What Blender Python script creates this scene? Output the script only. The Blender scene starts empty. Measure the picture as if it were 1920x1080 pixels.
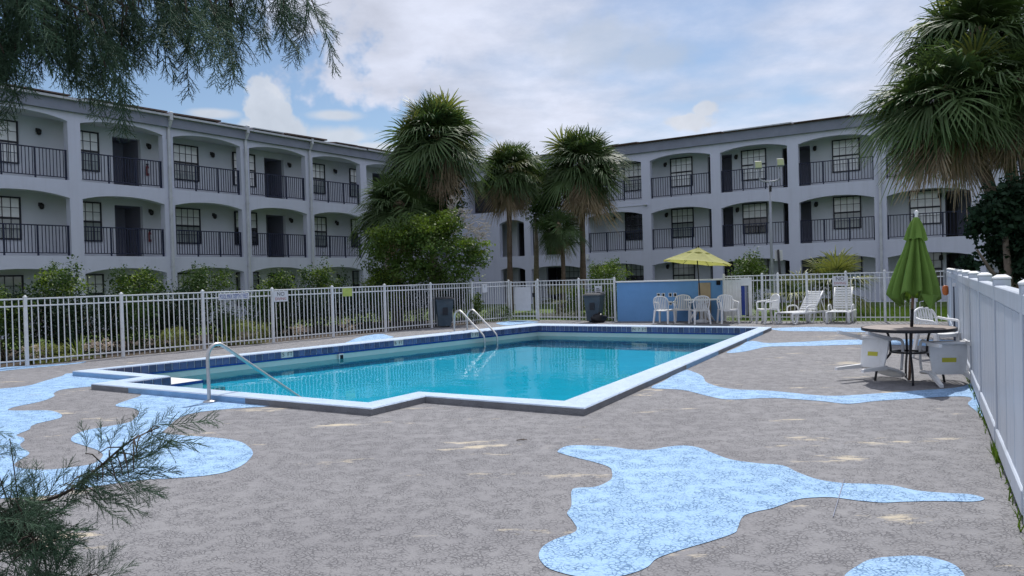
import bpy, bmesh, math, random
import numpy as np
from mathutils import Vector, Matrix
from mathutils.geometry import tessellate_polygon
R_ = math.radians
random.seed(7); rng = np.random.default_rng(7)
sc = bpy.context.scene
col = sc.collection
rnd = random.uniform

# ------------------------------------------------------------------ camera
PITCH, ROLL, AZ, FPX, EYE = -.014284, .028176, .578952, 1454.0, 1.6
cam_d = bpy.data.cameras.new('camera'); cam = bpy.data.objects.new('camera', cam_d); col.objects.link(cam)
cam_d.sensor_width = 36; cam_d.lens = 36*FPX/1920; cam_d.clip_start = .05; cam_d.clip_end = 3000
cp, sp, cr, sr = math.cos(PITCH), math.sin(PITCH), math.cos(ROLL), math.sin(ROLL)
RC = Matrix(((1,0,0),(0,cp,-sp),(0,sp,cp))) @ Matrix(((cr,0,sr),(0,1,0),(-sr,0,cr)))
X_, Y_, Z_ = RC.col[0], RC.col[1], RC.col[2]
cam.matrix_world = Matrix(((X_[0],Z_[0],-Y_[0],0),(X_[1],Z_[1],-Y_[1],0),(X_[2],Z_[2],-Y_[2],EYE),(0,0,0,1)))
sc.camera = cam
CAM = Vector((0,0,EYE))
VA = Vector((math.sin(AZ), math.cos(AZ), 0)); VB = Vector((math.cos(AZ), -math.sin(AZ), 0))
def ray(x, y): return RC @ Vector(((x-960)/FPX, 1, -(y-540)/FPX))
def G(x, y, z=0.):                      # where the line of sight through a photo pixel meets height z
    d = ray(x, y); return CAM + d*((z-EYE)/d.z)
def at(x, y, dist):                     # the point of that line of sight at a depth
    d = ray(x, y); return CAM + d*(dist/d.y)
def on_line(px, p, q):                  # where an upright at that photo column would stand on the line p-q
    def e(k): w_ = RC.transposed() @ (p.lerp(q,k/2000)-CAM); return abs(960+FPX*w_.x/w_.y-px)
    return p.lerp(q, min(range(0,2001), key=e)/2000)
def W(a, b, z=0.): return VA*a + VB*b + Vector((0,0,z))   # the buildings' own axes
ANG_A = math.atan2(VA.y, VA.x); ANG_B = math.atan2(VB.y, VB.x)

# ------------------------------------------------------------------ sky, sun, exposure
SUN_AZ, SUN_EL = R_(20), R_(54)         # azimuth from +Y towards +X
world = bpy.data.worlds.new('World'); sc.world = world; world.use_nodes = True
def build_sky():
    nt = world.node_tree; N = nt.nodes; Lk = nt.links; N.clear()
    out = N.new('ShaderNodeOutputWorld'); bg = N.new('ShaderNodeBackground'); bg.inputs[1].default_value = .10
    Lk.new(bg.outputs[0], out.inputs[0])
    sky = N.new('ShaderNodeTexSky'); sky.sky_type = 'NISHITA'; sky.sun_disc = False
    sky.sun_elevation = SUN_EL; sky.sun_rotation = SUN_AZ; sky.air_density = 1.0; sky.dust_density = .5; sky.ozone_density = 3.0
    tc = N.new('ShaderNodeTexCoord')
    def m(op, a, b=None, c=None):
        n = N.new('ShaderNodeMath'); n.operation = op
        for i, v in enumerate((a, b, c)):
            if v is None: continue
            if isinstance(v, (int, float)): n.inputs[i].default_value = v
            else: Lk.new(v, n.inputs[i])
        return n.outputs[0]
    def vdot(vec):
        n = N.new('ShaderNodeVectorMath'); n.operation = 'DOT_PRODUCT'; Lk.new(tc.outputs['Generated'], n.inputs[0]); n.inputs[1].default_value = vec
        return n.outputs['Value']
    def sstep(v, lo, hi):
        n = N.new('ShaderNodeMapRange'); n.interpolation_type = 'SMOOTHSTEP'; Lk.new(v, n.inputs[0]); n.inputs[1].default_value = lo; n.inputs[2].default_value = hi
        return n.outputs[0]
    def noise(vec, scale, detail, rough, dist=0.):
        n = N.new('ShaderNodeTexNoise'); n.noise_dimensions = '3D' if vec == tc.outputs['Generated'] else '2D'; Lk.new(vec, n.inputs['Vector']); n.inputs['Scale'].default_value = scale; n.inputs['Detail'].default_value = detail
        n.inputs['Roughness'].default_value = rough; n.inputs['Distortion'].default_value = dist
        return n.outputs['Fac']
    sep = N.new('ShaderNodeSeparateXYZ'); Lk.new(tc.outputs['Generated'], sep.inputs[0])
    x, y, z = sep.outputs
    zc = m('ADD', m('MAXIMUM', z, 0.0), .16)
    comb = N.new('ShaderNodeCombineXYZ'); Lk.new(m('DIVIDE', x, zc), comb.inputs[0]); Lk.new(m('DIVIDE', y, zc), comb.inputs[1]); comb.inputs[2].default_value = 3.1
    lay = comb.outputs[0]
    n1 = noise(lay, .75, 4, .56); n2 = noise(lay, 2.6, 6, .62)
    fine = noise(tc.outputs['Generated'], 16, 4, .62)
    def cumulus(px, py, wpx, hpx, soft, wob):
        d = ray(px, py).normalized(); r = Vector((d.y, -d.x, 0)).normalized(); u = r.cross(d)
        ex = m('DIVIDE', vdot(r), wpx/FPX); ey = m('DIVIDE', vdot(u), hpx/FPX)
        rr = m('SQRT', m('ADD', m('MULTIPLY', ex, ex), m('MULTIPLY', ey, ey)))
        e = m('ADD', rr, m('MULTIPLY', m('SUBTRACT', fine, .5), wob))
        f = m('SUBTRACT', 1.0, sstep(e, 1-soft, 1+soft))
        return m('MULTIPLY', f, sstep(vdot(d), .6, .8))
    # open blue to the left of the view, the sheet of cloud spreading out from its edge
    gap = m('MAXIMUM', cumulus(200,290,360,260,.55,1.6), cumulus(560,310,260,120,.5,1.6))
    cov = m('SUBTRACT', m('ADD', n1, m('MULTIPLY', n2, .24)), m('MULTIPLY', gap, .68))
    dens = sstep(cov, .29, .62)
    cum = None
    for a in ((500,190,42,48,.12,2.2), (512,262,62,50,.2,2.0), (1318,205,22,14,.2,2.6), (1290,228,40,18,.2,2.4), (628,216,46,9,.5,1.6), (400,213,40,8,.5,1.5), (650,256,80,16,.5,2.4), (700,275,70,14,.4,2.2)):
        f = cumulus(*a); cum = f if cum is None else m('MAXIMUM', cum, f)
    # darker undersides of the sheet
    und = sstep(noise(lay, 1.7, 3, .55), .47, .70)
    tone = m('SUBTRACT', m('ADD', .70, m('MULTIPLY', n2, .62)), m('MULTIPLY', und, .16))
    def mixc(f, a, b):
        n = N.new('ShaderNodeMix'); n.data_type = 'RGBA'
        for s, v in ((0, f), (6, a), (7, b)):
            if isinstance(v, tuple): n.inputs[s].default_value = v
            else: Lk.new(v, n.inputs[s])
        return n.outputs[2]
    vm = N.new('ShaderNodeVectorMath'); vm.operation = 'SCALE'; vm.inputs[0].default_value = (6.8, 7.15, 8.4); Lk.new(tone, vm.inputs['Scale'])
    base = mixc(m('MULTIPLY', dens, .93), sky.outputs[0], vm.outputs[0])
    pt = m('MULTIPLY', m('MAXIMUM', cumulus(1120,85,90,45,.7,2.6), cumulus(1215,105,75,24,.6,2.2)), .55)
    base = mixc(pt, base, (5.0, 5.6, 6.6, 1))
    vm2 = N.new('ShaderNodeVectorMath'); vm2.operation = 'SCALE'; vm2.inputs[0].default_value = (7.4, 7.6, 8.1)
    Lk.new(m('ADD', .62, m('MULTIPLY', fine, .55)), vm2.inputs['Scale'])
    top = mixc(m('MULTIPLY', cum, .72), base, vm2.outputs[0])
    Lk.new(top, bg.inputs[0])
build_sky(); world.cycles.sampling_method = 'MANUAL'; world.cycles.sample_map_resolution = 256
sun_d = bpy.data.lights.new('sun', 'SUN'); sun = bpy.data.objects.new('sun', sun_d); col.objects.link(sun)
sun_d.energy = 4.2; sun_d.angle = R_(.53); sun_d.color = (1, .97, .925); sun_d.cycles.is_caustics_light = True
sv = Vector((math.sin(SUN_AZ)*math.cos(SUN_EL), math.cos(SUN_AZ)*math.cos(SUN_EL), math.sin(SUN_EL)))
sun.rotation_euler = sv.to_track_quat('Z', 'Y').to_euler(); sun.location = (0, 0, 40)
sc.view_settings.view_transform = 'Standard'; sc.view_settings.look = 'None'; sc.view_settings.exposure = 0.06; sc.view_settings.gamma = 1
sc.render.engine = 'CYCLES'; sc.cycles.use_denoising = True; sc.cycles.max_bounces = 5; sc.cycles.diffuse_bounces = 2; sc.cycles.glossy_bounces = 2; sc.cycles.adaptive_threshold = .02; sc.cycles.transparent_max_bounces = 8
sc.cycles.caustics_reflective = False; sc.cycles.caustics_refractive = True; sc.cycles.sample_clamp_indirect = 6

# ------------------------------------------------------------------ materials
M = {}
def nodes(name):
    m = bpy.data.materials.new(name); m.use_nodes = True; nt = m.node_tree
    return m, nt, nt.nodes, nt.links, nt.nodes['Principled BSDF']
def c4(c): return (c[0], c[1], c[2], 1)
def mul(c, k): return tuple(min(1, x*k) for x in c)
def mat(name, c, rough=.6, var=.12, vs=2.5, bump=0., bs=60, spec=.3, metal=0., trans=0., orand=0., dirt=None, dirt_s=1.3, streak=0.):
    m, nt, N, Lk, b = nodes(name)
    tc = N.new('ShaderNodeTexCoord'); no = N.new('ShaderNodeTexNoise'); no.inputs['Scale'].default_value = vs; no.inputs['Detail'].default_value = 7; no.inputs['Roughness'].default_value = .62
    Lk.new(tc.outputs['Object'], no.inputs['Vector'])
    mr = N.new('ShaderNodeMapRange'); mr.inputs[1].default_value = .3; mr.inputs[2].default_value = .7; Lk.new(no.outputs['Fac'], mr.inputs[0])
    mx = N.new('ShaderNodeMix'); mx.data_type = 'RGBA'; mx.inputs[6].default_value = c4(mul(c, 1-var)); mx.inputs[7].default_value = c4(mul(c, 1+var)); Lk.new(mr.outputs[0], mx.inputs[0])
    last = mx.outputs[2]
    if dirt:
        n2 = N.new('ShaderNodeTexNoise'); n2.inputs['Scale'].default_value = dirt_s; n2.inputs['Detail'].default_value = 10; n2.inputs['Roughness'].default_value = .7; Lk.new(tc.outputs['Object'], n2.inputs['Vector'])
        r2 = N.new('ShaderNodeMapRange'); r2.inputs[1].default_value = .52; r2.inputs[2].default_value = .74; r2.inputs[4].default_value = .6; Lk.new(n2.outputs['Fac'], r2.inputs[0])
        m3 = N.new('ShaderNodeMix'); m3.data_type = 'RGBA'; Lk.new(r2.outputs[0], m3.inputs[0]); Lk.new(last, m3.inputs[6]); m3.inputs[7].default_value = c4(dirt); last = m3.outputs[2]
    if streak:                                                # rain streaks running down the face
        mp = N.new('ShaderNodeMapping'); mp.inputs['Scale'].default_value = (3.2,3.2,.22); Lk.new(tc.outputs['Object'], mp.inputs[0]); n5 = N.new('ShaderNodeTexNoise'); n5.inputs['Scale'].default_value = 1.; n5.inputs['Detail'].default_value = 6; n5.inputs['Roughness'].default_value = .7; Lk.new(mp.outputs[0], n5.inputs['Vector'])
        r5 = N.new('ShaderNodeMapRange'); r5.inputs[1].default_value = .50; r5.inputs[2].default_value = .78; r5.inputs[4].default_value = streak; Lk.new(n5.outputs['Fac'], r5.inputs[0])
        m5 = N.new('ShaderNodeMix'); m5.data_type = 'RGBA'; Lk.new(r5.outputs[0], m5.inputs[0]); Lk.new(last, m5.inputs[6]); m5.inputs[7].default_value = c4(mul(c, .55)); last = m5.outputs[2]
    if orand:
        oi = N.new('ShaderNodeObjectInfo'); hs = N.new('ShaderNodeHueSaturation'); r3 = N.new('ShaderNodeMapRange'); Lk.new(oi.outputs['Random'], r3.inputs[0])
        r3.inputs[3].default_value = 1-orand; r3.inputs[4].default_value = 1+orand; Lk.new(r3.outputs[0], hs.inputs['Value']); Lk.new(last, hs.inputs['Color']); last = hs.outputs[0]
    Lk.new(last, b.inputs['Base Color']); b.inputs['Roughness'].default_value = rough; b.inputs['Specular IOR Level'].default_value = spec; b.inputs['Metallic'].default_value = metal
    if bump:
        n4 = N.new('ShaderNodeTexNoise'); n4.inputs['Scale'].default_value = bs; n4.inputs['Detail'].default_value = 5; Lk.new(tc.outputs['Object'], n4.inputs['Vector'])
        bp = N.new('ShaderNodeBump'); bp.inputs['Strength'].default_value = bump; bp.inputs['Distance'].default_value = .01; Lk.new(n4.outputs['Fac'], bp.inputs['Height']); Lk.new(bp.outputs[0], b.inputs['Normal'])
    if trans:
        tr = N.new('ShaderNodeBsdfTranslucent'); ms = N.new('ShaderNodeMixShader'); ms.inputs[0].default_value = trans
        br = N.new('ShaderNodeMix'); br.data_type = 'RGBA'; br.blend_type = 'MULTIPLY'; br.inputs[0].default_value = 1; br.inputs[7].default_value = (1, 1, .55, 1); Lk.new(last, br.inputs[6]); Lk.new(br.outputs[2], tr.inputs[0])
        Lk.new(b.outputs[0], ms.inputs[1]); Lk.new(tr.outputs[0], ms.inputs[2]); Lk.new(ms.outputs[0], N['Material Output'].inputs[0])
    M[name] = m; return m
def deck_mat(name, c, c2, crack_c, crack_amt, patch=(.50,.44,.34), plo=.62, phi=.67, patch_amt=1.):
    m, nt, N, Lk, b = nodes(name)
    tc = N.new('ShaderNodeTexCoord'); P = tc.outputs['Object']
    def noise(s, d, r, dist=0, vec=P):
        n = N.new('ShaderNodeTexNoise'); n.inputs['Scale'].default_value = s; n.inputs['Detail'].default_value = d; n.inputs['Roughness'].default_value = r; n.inputs['Distortion'].default_value = dist; Lk.new(vec, n.inputs['Vector']); return n
    def mr(v, a, b_, c_=0., d_=1.):
        n = N.new('ShaderNodeMapRange'); n.inputs[1].default_value = a; n.inputs[2].default_value = b_; n.inputs[3].default_value = c_; n.inputs[4].default_value = d_; Lk.new(v, n.inputs[0]); return n.outputs[0]
    def math_(op, a, b_):
        n = N.new('ShaderNodeMath'); n.operation = op
        for i, v in enumerate((a, b_)):
            if isinstance(v, (int, float)): n.inputs[i].default_value = v
            else: Lk.new(v, n.inputs[i])
        return n.outputs[0]
    def mix(f, a, b_):
        n = N.new('ShaderNodeMix'); n.data_type = 'RGBA'
        for s, v in ((0, f), (6, a), (7, b_)):
            if isinstance(v, tuple): n.inputs[s].default_value = v
            elif isinstance(v, float): n.inputs[s].default_value = v
            else: Lk.new(v, n.inputs[s])
        return n.outputs[2]
    big = mr(noise(.45, 4, .6).outputs['Fac'], .33, .68); mid = mr(noise(5, 5, .68).outputs['Fac'], .32, .7); spk = mr(noise(70, 2, .7).outputs['Fac'], .3, .7)
    cc = mix(math_('ADD', math_('MULTIPLY', big, .6), math_('MULTIPLY', mid, .4)), c4(c), c4(c2))
    cc = mix(math_('MULTIPLY', spk, .22), cc, c4(mul(c2, 1.45)))
    # knock-down texture: warped cells, their rims worn dark here and there
    warp = N.new('ShaderNodeVectorMath'); warp.operation = 'MULTIPLY_ADD'; Lk.new(noise(9, 1, .6).outputs['Color'], warp.inputs[0]); warp.inputs[1].default_value = (.07, .07, 0); Lk.new(P, warp.inputs[2])
    vo = N.new('ShaderNodeTexVoronoi'); vo.feature = 'DISTANCE_TO_EDGE'; vo.inputs['Scale'].default_value = 34; Lk.new(warp.outputs[0], vo.inputs['Vector'])
    crk = math_('MULTIPLY', mr(vo.outputs['Distance'], .02, .13, 1., 0.), mr(noise(6, 4, .75).outputs['Fac'], .40, .56))
    cc = mix(math_('MULTIPLY', crk, crack_amt), cc, c4(crack_c))
    fk = mr(noise(13, 5, .8).outputs['Fac'], .62, .72); fk = math_('MULTIPLY', fk, mr(noise(.8, 1, .6).outputs['Fac'], .42, .62))
    cc = mix(math_('MULTIPLY', fk, .38), cc, c4(mul(c2, 1.7)))
    # peeled places showing the cream coat beneath, stretched along the trowel's sweep
    mp = N.new('ShaderNodeMapping'); mp.inputs['Rotation'].default_value = (0, 0, .25); mp.inputs['Scale'].default_value = (.55, 1.5, 1); Lk.new(P, mp.inputs[0])
    pe = mr(noise(1.25, 8, .72, 0, mp.outputs[0]).outputs['Fac'], plo, phi)
    cc = mix(math_('MULTIPLY', pe, patch_amt), cc, c4(patch))
    Lk.new(cc, b.inputs['Base Color']); b.inputs['Roughness'].default_value = .82; b.inputs['Specular IOR Level'].default_value = .25
    h = math_('ADD', math_('ADD', math_('MULTIPLY', mid, .5), math_('MULTIPLY', spk, .35)), math_('MULTIPLY', crk, -.9))
    bp = N.new('ShaderNodeBump'); bp.inputs['Strength'].default_value = .55; bp.inputs['Distance'].default_value = .012; Lk.new(h, bp.inputs['Height']); Lk.new(bp.outputs[0], b.inputs['Normal'])
    M[name] = m; return m
deck_mat('deck', (.165,.163,.175), (.245,.243,.253), (.075,.075,.085), .70, plo=.60, phi=.66)
deck_mat('deck_blue', (.245,.40,.615), (.325,.49,.70), (.06,.14,.27), .85, (.48,.45,.40), .66, .70, .8)
deck_mat('curb_grey', (.155,.16,.18), (.225,.23,.245), (.10,.10,.11), .3, (.4,.38,.33), .72, .76)
deck_mat('curb_blue', (.20,.36,.58), (.26,.44,.66), (.12,.28,.45), .25, (.5,.5,.48), .72, .76)
deck_mat('coping_top', (.37,.47,.61), (.46,.55,.67), (.4,.5,.62), .25, (.62,.60,.55), .66, .72, .7)
mat('lawn', (.07,.115,.02), .9, .35, 1.2, .4, 120, dirt=(.13,.12,.04))
mat('grass_blade', (.085,.15,.02), .6, .3, 2, trans=.4)
mat('bed_soil', (.05,.038,.028), .95, .4, 6, .6, 40)
mat('path', (.36,.34,.31), .9, .15, 3, .3, 60)
mat('stucco', (.545,.57,.70), .85, .04, .7, .25, 140, dirt=(.51,.535,.65), dirt_s=.8, streak=.22)
mat('stucco_inner', (.64,.675,.745), .85, .05, .8, .2, 140)
mat('slate_paint', (.215,.235,.305), .75, .12, 1.5)
mat('rail_dark', (.014,.020,.050), .45, .2, 8)
mat('frame_dark', (.022,.024,.035), .4, .2, 8)
mat('door_and_shade', (.03,.03,.038), .5, .2, 4)
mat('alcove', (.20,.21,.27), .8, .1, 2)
mat('roof_brown', (.14,.10,.095), .85, .3, 3)
mat('gutter', (.48,.50,.56), .5, .12, 3, dirt=(.36,.37,.41), dirt_s=4)
mat('lamp_black', (.02,.02,.022), .4)
mat('extinguisher_red', (.24,.045,.04), .35)
mat('white_plastic', (.76,.77,.78), .42, .06, 3, dirt=(.55,.55,.52), dirt_s=5)
mat('white_metal', (.68,.70,.72), .4, .08, 4, dirt=(.45,.45,.44), dirt_s=6)
mat('vinyl', (.50,.55,.63), .38, .06, 1.2, dirt=(.41,.45,.51), dirt_s=2.2, streak=.5)  # pool-side shade is mixed into this bluish grey; caps keep the white
mat('vinyl_cap', (.72,.74,.76), .38, .06, 1.2)
mat('blue_wall', (.145,.32,.60), .8, .08, 1.2, .2, 120, dirt=(.105,.245,.47))
mat('white_trim', (.70,.72,.74), .7, .08, 3)
mat('tan_panel', (.42,.33,.22), .8, .1, 3)
mat('hole_dark', (.012,.014,.02), .9)
mat('bin_grey', (.055,.085,.115), .5, .2, 3, dirt=(.12,.13,.14), dirt_s=4)
mat('bin_dark', (.02,.025,.035), .5)
mat('bag_black', (.012,.012,.014), .35, .3, 9, .8, 18)
mat('steel', (.50,.50,.50), .42, .1, 20, metal=1.)
mat('brass_pole', (.20,.125,.085), .5, .25, 10)
mat('table_brown', (.27,.225,.205), .45, .25, 7, dirt=(.27,.24,.22), dirt_s=3)
mat('black_metal', (.015,.016,.02), .4)
mat('lime_canvas', (.43,.43,.18), .85, .1, 3, .15, 300, trans=.35)
mat('green_canvas', (.165,.285,.06), .85, .14, 3, .2, 260, trans=.25)
mat('yellow_sticker', (.52,.50,.06), .5)
mat('sign_white', (.62,.63,.66), .45, .06, 6)
mat('sign_yellow', (.42,.50,.12), .45, .15, 8)
mat('ink_blue', (.03,.06,.28), .5)
mat('ink_dark', (.05,.05,.06), .5)
mat('ink_red', (.34,.05,.05), .5)
mat('ink_black', (.02,.02,.025), .5)
mat('orange_float', (.50,.13,.03), .45)
mat('rope', (.06,.07,.10), .8)
mat('tile_blue', (.075,.098,.20), .3, .35, 3, spec=.35, orand=.3)
mat('tile_trim', (.012,.05,.24), .2, .2, 9, spec=.5)
mat('tile_white', (.58,.55,.52), .35, .1, 5)
mat('grout', (.62,.66,.72), .9, .15, 8)
mat('plaster', (.50,.60,.57), .75, .08, .8, .15, 40, dirt=(.44,.53,.49), dirt_s=.7)
mat('pool_paint', (.55,.83,.92), .75, .05, .6)
mat('step_white', (.66,.68,.68), .6, .1, 4)
mat('palm_leaf', (.08,.128,.05), .55, .3, 3, spec=.3, trans=.30, orand=.35)
mat('palm_leaf_pale', (.17,.19,.055), .5, .3, 3, spec=.4, trans=.30, orand=.3)
mat('palm_dead', (.29,.22,.15), .85, .3, 4, trans=.15, orand=.35)
mat('palm_trunk', (.13,.095,.075), .95, .35, 5, .8, 26)
mat('bark', (.17,.14,.115), .95, .3, 8, .7, 40)
mat('twig_grey', (.36,.33,.30), .95, .25, 8)
mat('leaf_mid', (.07,.122,.024), .55, .45, 3.2, spec=.25, trans=.32)
mat('leaf_bright', (.13,.20,.022), .5, .40, 3.0, spec=.35, trans=.38)
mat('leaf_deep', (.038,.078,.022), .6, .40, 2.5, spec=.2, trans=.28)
mat('leaf_shaded', (.016,.036,.020), .7, .40, 2.5, spec=.12, trans=.15)  # shade of the fence row and edge tree is put into this green
mat('leaf_lime', (.19,.22,.06), .6, .25, 4, trans=.35)
mat('leaf_strap', (.14,.19,.04), .5, .3, 3, trans=.35)
mat('flower_pale', (.5,.42,.40), .7, .3, 5, trans=.3)
mat('cedar', (.062,.118,.074), .65, .45, 4, trans=.3, orand=.3)
mat('cedar_bark', (.062,.05,.042), .95, .3, 12, .8, 60)
mat('stone_pale', (.46,.44,.36), .9, .15, 6, .4, 40, orand=.15)
mat('light_lens', (.42,.46,.26), .35, .1, 5)
mat('pole_grey', (.30,.32,.37), .5, .1, 4)
def pane_mat(name, c, rough):
    m = mat(name, c, rough, .25, .9, spec=.9); return m
pane_mat('pane_pale', (.72,.75,.77), .12); pane_mat('pane_mid', (.26,.30,.30), .08); pane_mat('pane_dark', (.012,.014,.018), .06)  # pale panes hold blinds and reflected sky in their base colour
def water_mat():
    m, nt, N, Lk, b = nodes('pool_water'); N.remove(b)
    tc = N.new('ShaderNodeTexCoord')
    mp = N.new('ShaderNodeMapping'); mp.inputs['Rotation'].default_value = (0,0,.5); mp.inputs['Scale'].default_value = (1.0, .75, 1); Lk.new(tc.outputs['Object'], mp.inputs[0])
    n1 = N.new('ShaderNodeTexNoise'); n1.inputs['Scale'].default_value = 2.2; n1.inputs['Detail'].default_value = 3; n1.inputs['Distortion'].default_value = .6; Lk.new(mp.outputs[0], n1.inputs['Vector'])
    bp = N.new('ShaderNodeBump'); bp.inputs['Strength'].default_value = .14; bp.inputs['Distance'].default_value = .05; Lk.new(n1.outputs['Fac'], bp.inputs['Height'])
    fr = N.new('ShaderNodeFresnel'); fr.inputs[0].default_value = 1.30; Lk.new(bp.outputs[0], fr.inputs['Normal'])
    gl = N.new('ShaderNodeBsdfGlossy'); gl.inputs['Roughness'].default_value = .0; Lk.new(bp.outputs[0], gl.inputs['Normal'])
    rf = N.new('ShaderNodeBsdfRefraction'); rf.inputs['Color'].default_value = (.19,.84,.98,1); rf.inputs['Roughness'].default_value = .0; rf.inputs['IOR'].default_value = 1.33; Lk.new(bp.outputs[0], rf.inputs['Normal'])
    ms = N.new('ShaderNodeMixShader'); Lk.new(fr.outputs[0], ms.inputs[0]); Lk.new(rf.outputs[0], ms.inputs[1]); Lk.new(gl.outputs[0], ms.inputs[2]); Lk.new(ms.outputs[0], N['Material Output'].inputs[0])
    M['pool_water'] = m
water_mat()

# ------------------------------------------------------------------ mesh helpers
class MB:
    def __init__(s): s.v = []; s.f = []; s.m = []; s.sm = []
    def add(s, vs, fs, mi=0, smooth=False):
        o = len(s.v); s.v += [tuple(p) for p in vs]; s.f += [tuple(i+o for i in f) for f in fs]; s.m += [mi]*len(fs); s.sm += [smooth]*len(fs)
    def box(s, x0, x1, y0, y1, z0, z1, mi=0):
        s.add([(x0,y0,z0),(x1,y0,z0),(x1,y1,z0),(x0,y1,z0),(x0,y0,z1),(x1,y0,z1),(x1,y1,z1),(x0,y1,z1)],
              [(0,3,2,1),(4,5,6,7),(0,1,5,4),(1,2,6,5),(2,3,7,6),(3,0,4,7)], mi); return s
    def bbox(s, x0, x1, y0, y1, z0, z1, b=.006, mi=0):          # box with chamfered edges
        bm = bmesh.new(); bmesh.ops.create_cube(bm, size=1)
        for v in bm.verts: v.co = ((x0+x1)/2+v.co.x*(x1-x0), (y0+y1)/2+v.co.y*(y1-y0), (z0+z1)/2+v.co.z*(z1-z0))
        bmesh.ops.bevel(bm, geom=bm.edges[:], offset=b, segments=1, affect='EDGES')
        bm.verts.index_update(); s.add([v.co.copy() for v in bm.verts], [[v.index for v in f.verts] for f in bm.faces], mi); bm.free(); return s
    def hexa(s, b4, t4, mi=0):
        s.add(list(b4)+list(t4), [(0,3,2,1),(4,5,6,7),(0,1,5,4),(1,2,6,5),(2,3,7,6),(3,0,4,7)], mi); return s
    def tube(s, pts, r, n=8, mi=0, caps=True, flat=1.0):
        pts = [Vector(p) for p in pts]; rs = r if isinstance(r, (list, tuple)) else [r]*len(pts); o = len(s.v); rings = []
        up = None
        for i, p in enumerate(pts):
            t = (pts[min(i+1, len(pts)-1)]-pts[max(i-1, 0)]).normalized()
            if up is None:
                up = Vector((0,0,1)) if abs(t.z) < .9 else Vector((1,0,0))
            a = t.cross(up).normalized(); bb = a.cross(t).normalized(); up = bb
            rings.append([p+a*math.cos(k*2*math.pi/n)*rs[i]+bb*math.sin(k*2*math.pi/n)*rs[i]*flat for k in range(n)])
        vs = [q for rg in rings for q in rg]; fs = []
        for i in range(len(pts)-1):
            for k in range(n): fs.append((i*n+k, i*n+(k+1)%n, (i+1)*n+(k+1)%n, (i+1)*n+k))
        if caps: fs += [tuple(range(n-1, -1, -1)), tuple((len(pts)-1)*n+k for k in range(n))]
        s.add(vs, fs, mi, True); return s
    def lathe(s, prof, n=24, c=(0,0,0), mi=0):
        vs = []; fs = []
        for r, z in prof:
            for k in range(n): vs.append((c[0]+r*math.cos(k*2*math.pi/n), c[1]+r*math.sin(k*2*math.pi/n), c[2]+z))
        for i in range(len(prof)-1):
            for k in range(n): fs.append((i*n+k, i*n+(k+1)%n, (i+1)*n+(k+1)%n, (i+1)*n+k))
        s.add(vs, fs, mi, True); return s
    def poly(s, pts, holes=(), mi=0, up=True):
        loops = [[Vector(p) for p in pts]] + [[Vector(p) for p in h] for h in holes]; flat = [p for l in loops for p in l]
        fs = []
        for t in tessellate_polygon(loops):
            n = (flat[t[1]]-flat[t[0]]).cross(flat[t[2]]-flat[t[0]])
            fs.append(t if (n.z > 0) == up else (t[0], t[2], t[1]))
        s.add(flat, fs, mi); return s
    def mesh(s, name, mats):
        me = bpy.data.meshes.new(name); me.from_pydata(s.v, [], s.f)
        for mm in (mats if isinstance(mats, (list, tuple)) else [mats]): me.materials.append(M[mm])
        if len(set(s.m)) > 1: me.polygons.foreach_set('material_index', s.m)
        me.polygons.foreach_set('use_smooth', s.sm); me.update(); return me
    def build(s, name, mats, parent=None, **k): return link(name, s.mesh(name, mats), parent, **k)
def link(name, me, parent=None, loc=None, rz=None, mx=None):
    o = bpy.data.objects.new(name, me); col.objects.link(o)
    if parent is not None: o.parent = parent
    if mx is not None: o.matrix_local = mx
    else:
        if loc is not None: o.location = loc
        if rz is not None: o.rotation_euler = (0, 0, rz)
    return o
def tag(o, label, cat, group=None):
    o['label'] = label; o['category'] = cat
    if group: o['group'] = group
    return o
def struct(o, kind='structure', label=None, cat=None):
    o['kind'] = kind
    if label: o['label'] = label
    if cat: o['category'] = cat
    return o
def thing(name, label, cat, loc=(0,0,0), rz=0, group=None):
    o = bpy.data.objects.new(name, None); col.objects.link(o); o.location = loc; o.rotation_euler = (0,0,rz); o.empty_display_size = .2
    return tag(o, label, cat, group)
def copy_tree(o, parent=None):
    c = o.copy(); col.objects.link(c)
    if parent is not None: c.parent = parent; c.matrix_parent_inverse = o.matrix_parent_inverse.copy()
    for ch in [x for x in ALL_CH(o)]: copy_tree(ch, c)
    return c
def ALL_CH(o): return list(o.children)
def npmesh(name, v, f, mats, smooth=False):
    me = bpy.data.meshes.new(name); v = np.asarray(v, np.float32); f = np.asarray(f, np.int32); k = f.shape[1]
    me.vertices.add(len(v)); me.vertices.foreach_set('co', v.ravel()); me.loops.add(f.size); me.loops.foreach_set('vertex_index', f.ravel())
    me.polygons.add(len(f)); me.polygons.foreach_set('loop_start', np.arange(0, f.size, k, dtype=np.int32))
    for mm in (mats if isinstance(mats, (list, tuple)) else [mats]): me.materials.append(M[mm])
    me.update(calc_edges=True); me.validate(); return me
def text_mesh(body, size, material, align='CENTER', ext=.001):
    cu = bpy.data.curves.new('txt', 'FONT'); cu.body = body; cu.size = size; cu.align_x = align; cu.align_y = 'CENTER'; cu.extrude = ext; cu.resolution_u = 3
    o = bpy.data.objects.new('txt', cu); col.objects.link(o); me = bpy.data.meshes.new_from_object(o); bpy.data.objects.remove(o); bpy.data.curves.remove(cu)
    me.materials.clear(); me.materials.append(M[material]); me.name = 'lettering'; return me
FACE = Matrix(((1,0,0,0),(0,0,-1,0),(0,1,0,0),(0,0,0,1)))      # text plane XY -> upright XZ facing -Y
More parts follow.
